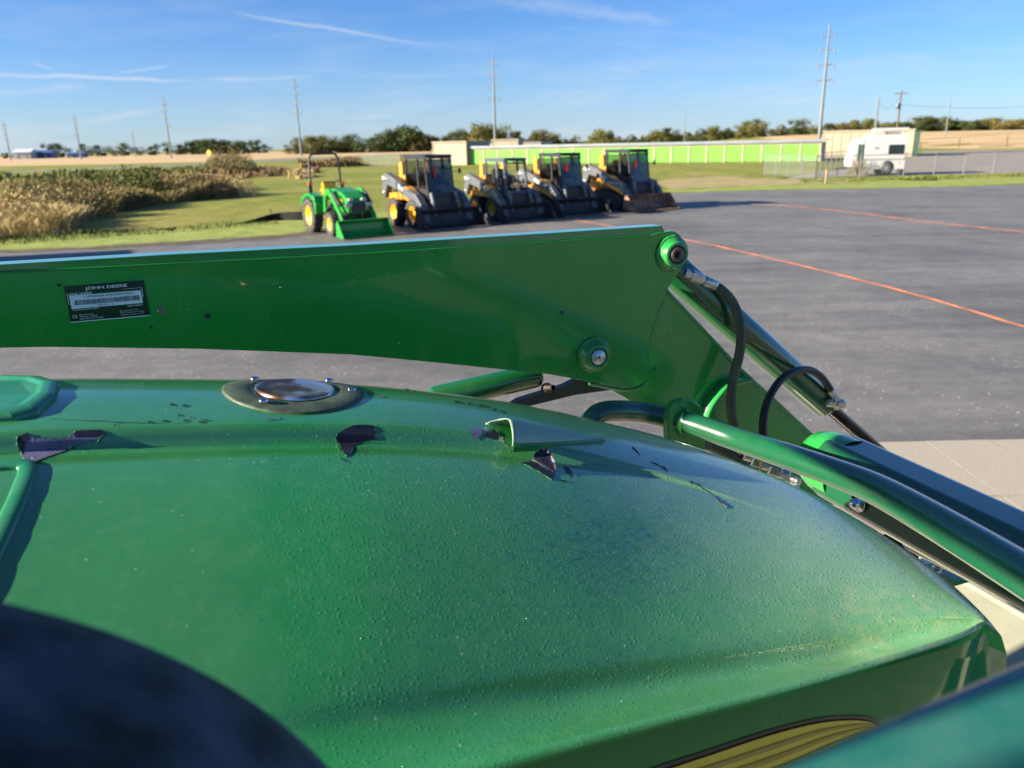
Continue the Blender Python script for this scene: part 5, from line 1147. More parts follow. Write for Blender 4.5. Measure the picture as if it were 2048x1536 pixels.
def _burn():
    nt = m_burn.node_tree; N = nt.nodes; L = nt.links; b = N['Principled BSDF']; b.inputs['Metallic'].default_value = .9; b.inputs['Roughness'].default_value = .28; tc = N.new('ShaderNodeTexCoord'); n = N.new('ShaderNodeTexNoise'); n.inputs['Scale'].default_value = 22; n.inputs['Detail'].default_value = 7; L.new(tc.outputs['Object'], n.inputs['Vector'])
    r = N.new('ShaderNodeValToRGB'); e = r.color_ramp.elements; e[0].position = .36; e[0].color = (.24, .12, .09, 1); e[1].position = .47; e[1].color = (.62, .68, .80, 1); x = e.new(.42); x.color = (.40, .34, .32, 1); L.new(n.outputs[0], r.inputs[0]); L.new(r.outputs[0], b.inputs['Base Color'])
_burn()
q = MB(); q.lathe([(.0, .0004), (.030, .0004), (.043, .0010), (.0465, .0022), (.048, .0018), (.0485, -.003)], c0 + n0 * .0022, n0, 56); q.build('pipe_mouth', m_burn, ring)
t1 = n0.cross(Vector((0, 1, 0))).normalized(); t2 = n0.cross(t1)
for (px, py) in ((519, 763), (560, 792), (707, 782), (664, 762)):
    rr_ = lray(px, py); h = CL + rr_ * ((c0 - CL).dot(n0) / rr_.dot(n0)); d = (h - c0).normalized() * .0705
    q = MB(); q.lathe([(.0058, .001), (.0058, .0026), (.0046, .0040), (.0026, .0048), (0, .0050)], c0 + d, n0, 14); q.build('bolt', m_chrome, ring)
# half-cone marker scoop on the ridge
pa, na = on_hood(1006, 872); pb, nb = on_hood(1203, 881); ax = (pb - pa); Lc = ax.length; ax.normalize(); up_ = (na + nb).normalized(); up_ = (up_ - ax * up_.dot(ax)).normalized(); sd_ = up_.cross(ax)
SIDE = -1 if (sd_.y > 0) else 1
SIDE = 1 if sd_.y > 0 else -1
q = MB(); n_, k_ = 30, 18; vs = []
for i in range(n_ + 1):
    t = i / n_; r = .0245 * (1 - t) ** .86 + .0010
    for k in range(k_ + 1):
        a = math.pi * k / k_; back = (1 - t) * .022 * (math.cos(a) ** 2) if i < 6 else 0
        vs.append(pa + ax * (Lc * t - (.014 * max(0, 1 - t * 6) ** 1.5 * max(0, -math.cos(a) if SIDE > 0 else math.cos(a)) ** 5)) + sd_ * (-math.cos(a) * r * .95) + up_ * ((.45 * math.sin(a) + .55 * (1 - abs(math.cos(a)) ** 1.4)) * r * .84 + .001))
q.add(vs, [(i * (k_ + 1) + k, (i + 1) * (k_ + 1) + k, (i + 1) * (k_ + 1) + k + 1, i * (k_ + 1) + k + 1) for i in range(n_) for k in range(k_)], True)
m_scoop = mat('satin_scoop_paint', (.24, .38, .25), .26, coat=.5, coatr=.12, var=.05, scale=20, dust=.35, dustcol=(.34, .38, .30), bump=.0002, bscale=500)
scoop = q.build('marker_scoop', m_scoop, tractor); sm = scoop.modifiers.new('thickness', 'SOLIDIFY'); sm.thickness = .0010; sm.offset = 1
q = MB(); vs = []
for i in range(n_ + 1):
    t = i / n_; r = .0250 * (1 - t) ** .80 + .003; c = pa + ax * (Lc * t * 1.01)
    vs += [c + sd_ * (r + .002) - up_ * .004, c + sd_ * (r + .0015) + up_ * .004, c - sd_ * (r + .0015) + up_ * .004, c - sd_ * (r + .002) - up_ * .004]
q.add(vs, [(4 * i + k, 4 * i + 4 + k, 4 * i + 5 + k, 4 * i + 1 + k) for i in range(n_) for k in range(3)]); q.build('base_flange', m_paint, scoop)

# raised cover by the windscreen (top left) and framed side vent (left)
q = MB(); hc, nc = on_hood(60, 800)
plan = [(-.62, .875), (-.225, .875), (-.205, .888), (-.195, .93), (-.20, .985), (-.225, 1.035), (-.262, 1.062), (-.62, 1.062)]
def rim(P, z0, z1, inset): 
    cx, cy = -.42, .968; return [Vector((p[0] + (cx - p[0]) * inset * .45, p[1] - MID + (cy - p[1]) * inset, z1)) for p in P]
def hood_z(u, v):
    h, n, i, d = BV.ray_cast(Vector((u, v - MID, 3)), Vector((0, 0, -1))); return h.z if h is not None else 2.09
lv = []
for inset, dz in ((0, -.006), (0, .004), (.05, .0070), (.10, .0074), (.17, .0074), (.22, .003), (.26, .0028)):
    lv.append([Vector((p.x, p.y, hood_z(max(p.x, -.6), p.y + MID) + dz)) for p in rim(plan, 0, 0, inset)])
n_ = len(plan); vs = [p for l in lv for p in l]; fs = [(k * n_ + i, k * n_ + (i + 1) % n_, (k + 1) * n_ + (i + 1) % n_, (k + 1) * n_ + i) for k in range(len(lv) - 1) for i in range(n_)] + [tuple((len(lv) - 1) * n_ + i for i in range(n_))]
q.add(vs, fs); m_cover = mat('matte_cover_paint', (.016, .20, .085), .36, coat=.5, coatr=.15, var=.08, scale=9, dust=.3, dustcol=(.16, .28, .22)); cov = q.build('top_cover', m_cover, tractor); bevel(cov, .003, 2, 20)
P_ = spline([(-120, 942), (-40, 936), (30, 932), (58, 934), (56, 952), (38, 1000), (5, 1075), (-50, 1180), (-120, 1300)], 60)
pts = [on_hood(p[0], p[1]) if False else None for p in ()]
fr = []
for x, y in [(-90, 944), (-60, 940), (-30, 936), (0, 933), (25, 931), (45, 931), (55, 936), (54, 950), (46, 972), (34, 1002), (20, 1032), (4, 1066), (-14, 1104), (-34, 1146), (-58, 1196), (-90, 1262)]:
    h, n = on_hood(x, y)
    if h is not None: fr.append((h, n))
if len(fr) > 4:
    _h = spline([tuple(a) for a, _ in fr], 70); _n = spline([tuple(n) for _, n in fr], 70); fr = [(a, n.normalized()) for a, n in zip(_h, _n)]
    q = MB(); vs = []
    for i, (h, n) in enumerate(fr):
        t = (fr[min(i + 1, len(fr) - 1)][0] - fr[max(i - 1, 0)][0]).normalized(); s = n.cross(t).normalized(); 
        for a, c in ((-.009, -.003), (-.008, .0025), (-.0055, .004), (.0055, .004), (.008, .0025), (.009, -.003)): vs.append(h + s * a + n * c)
    q.add(vs, [(6 * i + k, 6 * i + 6 + k, 6 * i + 7 + k, 6 * i + 1 + k) for i in range(len(fr) - 1) for k in range(5)], True); q.build('side_vent_frame', m_cover, tractor)

# yellow panel with dark border on the near side of the hood
m_decal_y = mat('yellow_decal', (.62, .52, .03), .3, coat=.5, var=.05, scale=3); m_decal_d = mat('ochre_stripe', (.36, .27, .03), .35, coat=.4, var=.05); m_decal_k = mat('black_decal_border', (.008, .008, .012), .3, coat=.5)
def side_y(u): i = int(np.clip(np.searchsorted(rD[:, 0], u), 0, NH - 1)); return rD[i, 1]
def on_side(x, y, lift):
    h, n = on_hood(x, y)
    if h is None: h = PV(x, y, .468)
    return Vector((h.x, h.y - lift, h.z))
def strip(name, up, lo, m, lift, par, n=40):
    U, L_ = spline([(*p, 0) for p in up], n), spline([(*p, 0) for p in lo], n); vs = []
    for a, c in zip(U, L_):
        for t in (0, .33, .66, 1): vs.append(on_side(a.x + (c.x - a.x) * t, a.y + (c.y - a.y) * t, lift))
    q = MB(); q.add(vs, [(4 * i + k, 4 * i + 4 + k, 4 * i + 5 + k, 4 * i + 1 + k) for i in range(n - 1) for k in range(3)], True); return q.build(name, m, par)
upb = [(1160, 1596), (1290, 1540), (1420, 1497), (1540, 1458), (1630, 1436), (1700, 1430), (1742, 1434), (1759, 1446)]
lob = [(1160, 1700), (1320, 1680), (1480, 1660), (1600, 1620), (1680, 1560), (1725, 1510), (1748, 1475), (1760, 1452)]
upy = [(1175, 1602), (1300, 1548), (1425, 1505), (1543, 1466), (1632, 1444), (1698, 1438), (1735, 1441), (1750, 1449)]
loy = [(1180, 1690), (1330, 1670), (1480, 1650), (1595, 1612), (1672, 1553), (1715, 1506), (1738, 1474), (1751, 1454)]
strip('decal_border', upb, lob, m_decal_k, .0010, tractor); dy = strip('yellow_side_panel', upy, loy, m_decal_y, .0022, tractor)
for k in range(1, 7):
    t0_, t1_ = k / 7 - .03, k / 7 + .03
    mixp = lambda t: [(a[0] + (c[0] - a[0]) * t, a[1] + (c[1] - a[1]) * t) for a, c in zip(upy, loy)]
    strip('panel_groove', mixp(t0_), mixp(t1_), m_decal_d, .0030, dy)

# ------------------------------------------------------------------ front loader
def outline(pix, v): return [(p.x, p.z) for p in (PV(x, y, v) for x, y in pix)]
def arc_px(cx, cy, rx, ry, a0, a1, n): return [(cx + rx * math.cos(R(a0 + (a1 - a0) * i / n)), cy - ry * math.sin(R(a0 + (a1 - a0) * i / n))) for i in range(n + 1)]
VB = 1.40; yb = VB - MID
# main boom: folded upper channel behind, side plate in front
def zat(x, y, v): return PV(x, y, v)
top_l, top_r = PV(-200, 560, VB), PV(1332, 465, VB)
chan = outline([(-260, 552), (0, 530), (350, 509), (690, 492), (1050, 470), (1328, 452), (1333, 462), (1338, 480), (1200, 640), (600, 600), (0, 600), (-260, 620)], VB)
q = MB(); q.prism(chan, 'y', yb + .007, yb + .048); o = q.build('boom', mat('boom_top_paint', (.014, .22, .045), .20, coat=1, coatr=.04, spec=.9, var=.05, scale=4, dust=.12, dustcol=(.3, .4, .35)), loader); bevel(o, .011, 4, 40)
plate = [(-260, 566), (0, 546), (350, 527), (690, 509), (1050, 487), (1300, 470), (1318, 465), (1345, 462)] + arc_px(1342, 505, 30, 43, 80, -40, 9) + [(1352, 553), (1336, 577), (1326, 600), (1314, 632), (1302, 672), (1297, 712), (1300, 738), (1296, 760), (1280, 771), (1258, 776), (1236, 774), (1190, 765), (1100, 749), (900, 728), (700, 709), (400, 698), (100, 694), (-260, 700)]
q = MB(); q.prism(outline(plate, VB), 'y', yb, yb + .008); bp_ = q.build('side_plate', m_paint_plate, loader); bevel(bp_, .0015, 2)
# weld seams and small holes
def seam(pix, v, par, name='weld_seam', r=.0022, lift=.0005):
    P = [PV(x, y, v) for x, y in pix]; P = spline([(p.x, p.y - lift, p.z) for p in P], len(pix) * 10); q = MB(); q.tube(P, [r * random.uniform(.75, 1.2) for _ in P], 6); return q.build(name, m_paint, par)
seam([(-200, 561), (0, 546), (350, 527), (690, 509), (1050, 487), (1300, 470)], VB, bp_, r=.0016); seam([(1336, 577), (1314, 632), (1302, 672), (1297, 712), (1300, 738)], VB, bp_, r=.003, lift=-.002); seam([(1180, 768), (1236, 779), (1262, 780), (1282, 774), (1296, 762)], VB, bp_, r=.004, lift=-.003)
for (x, y, r) in ((415, 632, .0042), (1123, 625, .0032), (1307, 737, .0032), (118, 570, .0022), (302, 655, .0018)):
    p = PV(x, y, VB); q = MB(); q.lathe([(0, -.0003), (r, -.0003), (r * 1.25, .0006)], (p.x, yb - .0006, p.z), (0, -1, 0), 16); q.build('hole', m_black, bp_)
# small rust scar beside the number plate
def blot(cx, cy, rx, ry, m, n=16, v=VB, lift=.0006, par=None, name='paint_scar'):
    P = []
    for i in range(n): a = 6.283 * i / n; k = random.uniform(.45, 1.1); P.append(PV(cx + rx * k * math.cos(a), cy + ry * k * math.sin(a), v))
    q = MB(); q.prism([(p.x, p.z) for p in P], 'y', v - MID - lift - .0004, v - MID - lift + .0003); return q.build(name, m, par or bp_)
blot(325, 622, 10, 13, mat('scraped_paint', (.20, .22, .13), .7, col2=(.10, .12, .06), scale=120)); blot(316, 622, 2.5, 2.5, m_white)
# pin bosses
def boss(x, y, r, rod, dark, label=None):
    p = PV(x, y, VB); c = (p.x, yb, p.z); q = MB(); q.lathe([(r * 1.02, .002), (r, -.004), (r * .93, -.010), (r * .80, -.0125), (r * .78, -.021), (r * .74, -.0235), (r * .55, -.024), (r * .53, -.015), (r * .53, .0)], c, (0, 1, 0), 48); o = q.build('pin_boss', m_boss, loader)
    # lumpy weld bead round the foot
    q = MB(); P = [(p.x + math.cos(a) * r * 1.0, yb - .003, p.z + math.sin(a) * r * 1.0) for a in [6.2832 * i / 48 for i in range(49)]]; q.tube(P, [.0042 * random.uniform(.75, 1.2) for _ in P], 6, False); q.build('weld_bead', m_boss, o)
    q = MB(); q.lathe([(r * .545, -.010), (r * .545, -.0235), (r * .50, -.0245), (r * .49, -.018)], c, (0, 1, 0), 40); q.build('seal_ring', m_black, o)
    pr = [(0, -.026), (r * .44, -.026), (r * .47, -.023), (r * .47, -.005)] if not dark else [(0, -.012), (r * .13, -.012), (r * .14, -.022), (r * .24, -.026), (r * .44, -.026), (r * .47, -.022), (r * .47, -.005)]
    q = MB(); q.lathe(pr, c, (0, 1, 0), 36); pn = q.build('pin', rod, o)
    if not dark: q = MB(); q.lathe([(0, -.0262), (.0022, -.0262), (.003, -.0268), (.0015, -.0275), (0, -.0278)], c, (0, 1, 0), 10); q.build('grease_nipple', m_black, pn)
m_boss = mat('boss_green_paint', (.016, .27, .045), .30, coat=.7, coatr=.06, var=.06, scale=12, dust=.08)
boss(1343, 507, .0345, mat('tarnished_pin', (.16, .11, .09), .5, metal=.7, var=.35, scale=90), True); boss(1187, 709, .0345, mat('clean_pin', (.62, .62, .58), .32, metal=.55, var=.06, scale=60), False)

# knee plate going down behind the side plate
kp = [(1240, 700), (1300, 560), (1328, 566), (1336, 578), (1405, 652), (1485, 737), (1560, 805), (1640, 880), (1720, 960), (1740, 1010), (1600, 1010), (1480, 930), (1420, 885), (1350, 851), (1262, 803), (1200, 767), (1180, 720)]
q = MB(); q.prism(outline(kp, 1.43), 'y', 1.43 - MID, 1.455 - MID); o = q.build('knee_plate', m_paint_plate, loader); bevel(o, .002, 2)
seam([(1336, 585), (1405, 660), (1485, 746), (1560, 815), (1630, 880)], 1.43, o, name='edge_bead', r=.0025)
# curved bright flange on the knee plate
fl = [PV(x, y, 1.425) for x, y in ((1402, 835), (1410, 812), (1424, 790), (1442, 772), (1464, 760), (1490, 755))]; P = spline([tuple(p) for p in fl], 40); q = MB(); vs = []
for i, p in enumerate(P):
    t = (P[min(i + 1, 39)] - P[max(i - 1, 0)]).normalized(); n_ = Vector((t.z, 0, -t.x)); n_ = -n_ if n_.z < 0 else n_
    vs += [p + n_ * .005 + Vector((0, .02, 0)), p + n_ * .005 - Vector((0, .028, 0)), p - n_ * .004 - Vector((0, .028, 0)), p - n_ * .004 + Vector((0, .02, 0))]
q.add(vs, [(4 * i + k, 4 * i + 4 + k, 4 * i + 4 + (k + 1) % 4, 4 * i + (k + 1) % 4) for i in range(39) for k in range(4)], True); q.build('curved_flange', m_boss, loader)

# hydraulic cylinder
m_rail2 = mat('cylinder_green_paint', (.006, .085, .022), .24, coat=1, coatr=.05, var=.06, scale=5, dust=.05)
def cylr(pa, pb, ra, m, name, par, v, seg=40, cap=.010):
    a, b_ = PV(*pa, v), PV(*pb, v); ax = (b_ - a); L = ax.length; ax.normalize(); q = MB(); q.lathe([(0, 0), (ra - cap, 0), (ra - cap * .3, cap * .3), (ra, cap), (ra, L - cap * 1.6), (ra * .96, L - cap * .9), (ra - cap * .7, L - cap * .25), (ra * .5, L), (0, L)], a, ax, seg); return q.build(name, m, par), a, b_
cyl, ca, cb = cylr((1333, 528), (1655, 812), .0375, m_rail2, 'hydraulic_cylinder', loader, 1.475)
q = MB(); a = PV(1650, 808, 1.475); b_ = PV(1858, 990, 1.475); q.tube([a, b_], .0165, 20); q.build('piston_rod', m_rod, cyl)
q = MB(); p = PV(1860, 985, 1.46); q.lathe([(.012, -.022), (.030, -.022), (.034, -.018), (.034, .018), (.030, .022), (.012, .022)], p, (0, 1, 0), 28); q.tube([PV(1825, 958, 1.475), PV(1900, 1015, 1.47)], .020, 12); q.build('rod_eye', m_rust, cyl)
# fittings: hexagonal nuts and crimped sleeves
def fitting(p0, p1, v, par, sizes, name='hose_fitting'):
    a, b_ = PV(*p0, v), PV(*p1, v); ax = (b_ - a); L = ax.length; ax.normalize(); o = None
    for (t0, t1, r, seg) in sizes:
        q = MB(); q.lathe([(0, 0), (r * .9, 0), (r, L * (t1 - t0) * .12), (r, L * (t1 - t0) * .88), (r * .9, L * (t1 - t0)), (0, L * (t1 - t0))], a + ax * (L * t0), ax, seg, smooth=seg > 8); 
        x = q.build(name if o is None else 'nut', m_steel, par if o is None else o); o = o or x
    return o
hose1 = fitting((1368, 545), (1434, 573), 1.44, loader, ((0, .22, .011, 6), (.18, .52, .0145, 6), (.50, .56, .011, 16), (.56, .98, .0125, 18)))
q = MB(); e_ = PV(1374, 548, 1.44); q.tube([e_, e_ + Vector((-.004, .02, -.010)), e_ + Vector((-.004, .04, -.014))], .0095, 10); q.build('elbow', m_steel, hose1)
def hose(pts, r, m, label, n=90):
    P = spline([tuple(PV(x, y, v)) for x, y, v in pts], n); q = MB(); q.tube(P, r, 18); o = q.build('hydraulic_hose', m, loader); o['label'] = label; return o
hose([(1428, 570, 1.44), (1448, 584, 1.43), (1466, 606, 1.42), (1479, 640, 1.40), (1482, 675, 1.39), (1478, 712, 1.385), (1468, 752, 1.38), (1462, 795, 1.37), (1465, 840, 1.36), (1476, 880, 1.35), (1496, 915, 1.33)], .0108, m_hose, 'olive dusted hydraulic hose')
hose([(1530, 905, 1.33), (1526, 870, 1.33), (1528, 830, 1.34), (1540, 792, 1.36), (1562, 760, 1.38), (1592, 742, 1.40), (1622, 741, 1.42), (1645, 757, 1.43), (1662, 782, 1.435)], .0092, m_hoseb, 'black looped hydraulic hose')
f2_ = fitting((1660, 778), (1676, 815), 1.435, loader, ((0, .45, .0105, 14), (.40, .72, .013, 6), (.7, 1, .011, 6)))
fitting((1655, 806), (1686, 808), 1.43, f2_, ((0, .5, .010, 6), (.5, 1, .0125, 6)), 'elbow_nut')

# hood guard rail: bent tube with bracket
UR = .82
m_rail_shaded = mat('shaded_rail_green', (.007, .085, .034), .26, coat=1, coatr=.08, var=.06, scale=5, dust=.05)  # darker copy of the green: shade on rail and cross beam painted in
rail = [PV(1170, 870, 1.22), PV(1182, 843, 1.22), PV(1200, 827, 1.22), PV(1232, 822, 1.22), PV(1290, 826, 1.222), PV(1350, 839, 1.19), PV(1394, 851, 1.15), PU(1480, 881, UR), PU(1580, 914, UR + .003), PU(1690, 953, UR + .003), PU(1745, 975, UR), PU(1800, 1003, UR - .01), PU(1900, 1060, UR - .03), PU(2048, 1149, UR - .06), PU(2250, 1275, UR - .11), PU(2500, 1440, UR - .18)]
P = spline([tuple(p) for p in rail], 160); q = MB(); q.tube(P, [.0205 + .0045 * max(0, (i - 60) / 100) for i in range(160)], 28); gr_ = q.build('guard_rail', m_rail_shaded, loader)
br = outline([(1336, 930), (1334, 842), (1338, 820), (1350, 805), (1368, 799), (1388, 801), (1402, 812), (1409, 830), (1410, 860), (1412, 930)], 1.175)
q = MB(); q.prism(br, 'y', 1.175 - MID, 1.192 - MID); o = q.build('rail_bracket', m_paint_plate, loader); bevel(o, .003, 2)
q = MB(); p = PV(1380, 846, 1.17); q.lathe([(.0305, .0), (.030, -.008), (.026, -.014), (.0225, -.020)], (p.x, 1.177 - MID, p.z), (0.55, -.83, 0), 28); q.build('rail_collar', m_paint, loader)

# cross beam in front of the hood with its rounded end
P0 = PU(1600, 925, 1.02)
bt, bb = PU(1640, 886, 1.0).z, PU(1660, 1020, 1.0).z; y0, y1 = PU(1625, 930, 1.0).y, PU(2600, 1400, 1.0).y
h2 = (bt - bb) / 2; zc = (bt + bb) / 2; xc = 1.0 + .055
q = MB(); prof_ = [(xc - .055, zc - h2 + .02), (xc - .055, zc + h2 - .02), (xc - .035, zc + h2), (xc + .035, zc + h2), (xc + .055, zc + h2 - .02), (xc + .055, zc - h2 + .02), (xc + .035, zc - h2), (xc - .035, zc - h2)]
q.add([(x, yy, z) for yy in (y0 - .0, -1.3) for x, z in prof_], [tuple(range(8)), tuple(range(15, 7, -1))] + [(i, (i + 1) % 8, 8 + (i + 1) % 8, 8 + i) for i in range(8)]); o = q.build('cross_beam', m_rail_shaded, loader); bevel(o, .008, 3, 30)
q = MB(); q.lathe([(0, .075), (.030, .070), (.052, .05), (.062, .02), (.064, -.005), (.064, -.04)], (xc, y0, zc), (0, 1, 0), 40); q.build('beam_end', m_boss, o)
pb_ = PU(1716, 1006, .995); q = MB(); q.lathe([(.0165, .0), (.0165, -.002), (.0095, -.003), (.0095, -.010), (.007, -.014), (.003, -.016), (0, -.0165)], pb_, (1, 0, 0), 20); q.build('bolt', m_chrome, o)
# connector manifold between hoses and beam
for k, (x, y, ang) in enumerate(((1500, 912, 0), (1516, 922, 0), (1532, 930, 0), (1550, 938, 0), (1566, 948, 0), (1580, 957, 0))):
    p = PV(x, y, 1.30 - k * .012); q = MB(); ax_ = Vector((.8, -.55, -.25)).normalized(); r = (.013, .016, .012, .017, .012, .010)[k]; q.lathe([(0, -.014), (r * .85, -.014), (r, -.011), (r, .011), (r * .85, .014), (0, .014)], p, ax_, 6 if k % 2 else 16, smooth=False); q.build('coupler', m_steel, loader)
m_brass = mat('brass', (.55, .45, .18), .35, metal=.9)
for x, y in ((1521, 935), (1570, 962)): p = PV(x, y, 1.27); q = MB(); q.tube([p + Vector((0, 0, .016)), p - Vector((0, 0, .012))], .0032, 8); q.build('bleed_screw', m_brass, loader)
for x0, y0_, x1, y1_ in ((1572, 952, 1594, 962), (1566, 962, 1590, 974)): a, b_ = PV(x0, y0_, 1.25), PV(x1, y1_, 1.22); q = MB(); q.tube([a, b_], .006, 12); q.lathe([(0, -.006), (.0075, -.004), (.0075, .006), (0, .008)], b_, b_ - a, 12); q.build('quick_connector', m_steel, loader)
q = MB(); q.tube(spline([tuple(PV(1415, 888, 1.34)), tuple(PV(1450, 905, 1.34)), tuple(PV(1500, 940, 1.34)), tuple(PV(1560, 985, 1.34))], 20), .014, 12); q.build('hydraulic_hose', m_hose, loader)

# steel cross rod, its black clevis, lower link, pieces under the boom
q = MB(); q.tube([PU(1795, 1082, 1.12), PU(1960, 1162, 1.12), PU(2300, 1330, 1.12)], .0085, 16); rod_ = q.build('cross_rod', m_steel, loader)
q = MB(); q.box(PU(1800, 1086, 1.13), (.05, .05, .03), bev=.006); q.box(PU(1822, 1100, 1.13), (.03, .02, .04), bev=.004); q.build('clevis', m_black, rod_)
lk = [PU(x, y, 1.20) for x, y in ((1836, 1118), (1862, 1126), (1930, 1158), (1925, 1168), (1900, 1164), (1860, 1146))]
q = MB(); q.prism([(p.y, p.z) for p in lk], 'x', 1.18, 1.26); q.build('lower_link', m_paint, loader)
q = MB(); p = PU(1875, 1136, 1.17); q.lathe([(.004, 0), (.010, 0), (.010, .006), (.004, .006)], p, (-1, -.4, 0), 14); q.build('washer', m_steel, loader)
cyl2, _, _ = cylr((860, 800), (1082, 748), .0275, m_rail2, 'lift_cylinder', loader, 1.50)
q = MB(); q.prism(outline([(1020, 812), (1040, 800), (1130, 772), (1160, 757), (1210, 755), (1235, 778), (1150, 790), (1060, 812)], 1.48), 'y', 1.48 - MID, 1.50 - MID); q.build('pivot_link', m_black, loader)
q = MB(); p = PV(1096, 776, 1.47); q.lathe([(0, -.012), (.011, -.012), (.012, 0), (.006, .004), (.006, .02)], p, (.2, -.9, .3), 12); q.build('link_bolt', mat('dark_bolt', (.045, .032, .024), .6, metal=.3), loader)

# bucket ahead of the tractor, seen as a pale dusty sheet past the hood's nose
ub = 2.02; zt = PU(1980, 1200, ub).z
q = MB(); q.prism([(ub - .62, zt - .34), (ub - .30, zt - .10), (ub, zt), (ub + .01, zt + .012), (ub + .03, zt), (ub + .02, zt - .05), (ub - .25, zt - .20), (ub - .50, zt - .42), (ub - .30, zt - .80), (ub + .55, zt - .92), (ub + .55, zt - .95), (ub - .36, zt - .84)], 'y', -1.0, 1.0 - .15); bk = q.build('bucket', m_dustplate, loader); bevel(bk, .006, 2)
pe = PU(1930, 1185, ub); 
q = MB(); q.box((ub - .31, -.1, zt - .093), (.02, 1.7, .012), Matrix.Rotation(-.3, 3, 'Y')); q.build('stiffener', m_paint, bk)

# near boom arm, close to the lens
n0_, n1_ = PV(1500, 1530, .21), PV(2048, 1296, .21); dn = (n1_ - n0_); na_, nb_ = n0_ - dn * 1.2, n1_ + dn * 2.6
q = MB(); w_ = .085; vs = []
for p in (na_, nb_):
    for dy, dz in ((0, 0), (-w_, .0), (-w_, -.20), (0, -.20)): vs.append(p + Vector((0, dy, dz)))
q.add(vs, [(0, 1, 2, 3), (7, 6, 5, 4), (0, 4, 5, 1), (1, 5, 6, 2), (2, 6, 7, 3), (3, 7, 4, 0)]); o = q.build('near_boom', mat('near_boom_paint', (.014, .115, .085), .32, coat=1.0, coatr=.12, var=.05, scale=5, dust=.25, dustcol=(.2, .3, .25)), loader); bevel(o, .012, 4)

# rear tyre at the lower left, out of focus
tp = [PV(x, y, .30) for x, y in ((0, 1205), (200, 1245), (300, 1290), (450, 1390), (560, 1460), (680, 1536))]
M_ = np.array([[p.x, p.z, 1] for p in tp]); rhs = np.array([-(p.x ** 2 + p.z ** 2) for p in tp]); A_, B__, C_ = np.linalg.lstsq(M_, rhs, rcond=None)[0]; tcx, tcz = -A_ / 2, -B__ / 2; tr_ = math.sqrt(max(.01, tcx ** 2 + tcz ** 2 - C_))
print('tyre', tcx, tcz, tr_)
TR_ = tr_ + .004; yv = .30 - MID
q = MB(); q.lathe([(TR_ * .52, .0), (TR_ * .60, .012), (TR_ * .80, .018), (TR_ * .92, .014), (TR_ * .985, 0), (TR_, -.022), (TR_ * 1.003, -.12), (TR_, -.22), (TR_ * .97, -.25), (TR_ * .6, -.26)], (tcx, yv, tcz), (0, 1, 0), 96); ty = q.build('rear_tyre', m_near_tyre, tractor)
q = MB()
for k in range(90):
    a = 6.2832 * k / 90; f0, f1 = random.uniform(.62, .80), random.uniform(.84, .93); q.tube([(tcx + math.cos(a) * TR_ * f0, yv + .0175, tcz + math.sin(a) * TR_ * f0), (tcx + math.cos(a + .07) * TR_ * f1, yv + .0125, tcz + math.sin(a + .07) * TR_ * f1)], [.0008, .0022], 5)
q.build('sidewall_ribs', m_near_tyre, ty)
q = MB(); q.lathe([(0, -.05), (TR_ * .3, -.05), (TR_ * .45, -.01), (TR_ * .53, .0), (TR_ * .53, -.06)], (tcx, yv, tcz), (0, 1, 0), 48); q.build('rim', m_yellow, ty)

# operator station behind the hood: console, posts, roof; an added bar shades the rail
uc = -.66
q = MB(); q.box((uc - .30, .0, 1.60), (.50, .80, .60), bev=.04); q.build('console', m_black, tractor)
q = MB(); q.box((uc - .04, -.03, 2.478), (.10, .78, .066), bev=.015); q.build('rail_shade_bar', m_black, tractor)  # unseen bar added to drop its shadow on the guard rail
q = MB()
for s in (-1, 1): q.box((uc - .02, s * .55, 2.2), (.06, .06, 1.7), bev=.015); q.box((uc - 1.3, s * .55, 2.2), (.07, .07, 1.7), bev=.015)
q.build('cab_post', m_black, tractor)
q = MB(); q.box((uc - .66, 0, 3.08), (1.55, 1.25, .12), bev=.05); q.build('cab_roof', m_paint, tractor)
q = MB(); q.box((uc - .95, 0, 2.05), (.45, .5, .14), bev=.05); q.box((uc - 1.2, 0, 2.2), (.14, .5, .35), bev=.05); q.build('operator_seat', m_yellow, tractor)

# number plate on the boom
c4 = [PV(x, y, VB) for x, y in ((142, 645), (301, 631), (288, 560), (127, 573))]      # lower left, lower right, upper right, upper left
q = MB(); n_ = 4; vs = [Vector((p.x, yb - .0002, p.z)) for p in c4] + [Vector((p.x, yb - .0016, p.z)) for p in c4]
q.add(vs, [(0, 1, 2, 3), (7, 6, 5, 4)] + [(i, (i + 1) % 4, 4 + (i + 1) % 4, 4 + i) for i in range(4)]); sp = q.build('serial_plate', mat('plate_black', (.010, .011, .014), .25, coat=.6, var=.05), loader); bevel(sp, .0006, 2)
def PT(s, t, lift=0): a = c4[0].lerp(c4[1], s); d_ = c4[3].lerp(c4[2], s); p = a.lerp(d_, t); return Vector((p.x, yb - .0016 - lift, p.z))
m_print = mat('white_print', (.92, .94, .94), .4, var=.02); m_lab = mat('label_blue_white', (.78, .86, .90), .4, var=.03); m_ink = mat('black_print', (.015, .015, .018), .5)
def quad_plate(s0, t0, s1, t1, m, lift, name): q = MB(); q.add([PT(s0, t0, lift), PT(s1, t0, lift), PT(s1, t1, lift), PT(s0, t1, lift)], [(0, 1, 2, 3)]); return q.build(name, m, sp)
quad_plate(.045, .375, .935, .735, m_lab, .0003, 'label_field')
q = MB()
for (s0, t0, s1, t1) in ((.03, .745, .30, .752), (.022, .50, .028, .80), (.72, .80, .955, .806), (.950, .55, .956, .80), (.022, .50, .045, .506), (.935, .55, .955, .556)): q.add([PT(s0, t0, .0004), PT(s1, t0, .0004), PT(s1, t1, .0004), PT(s0, t1, .0004)], [(0, 1, 2, 3)])
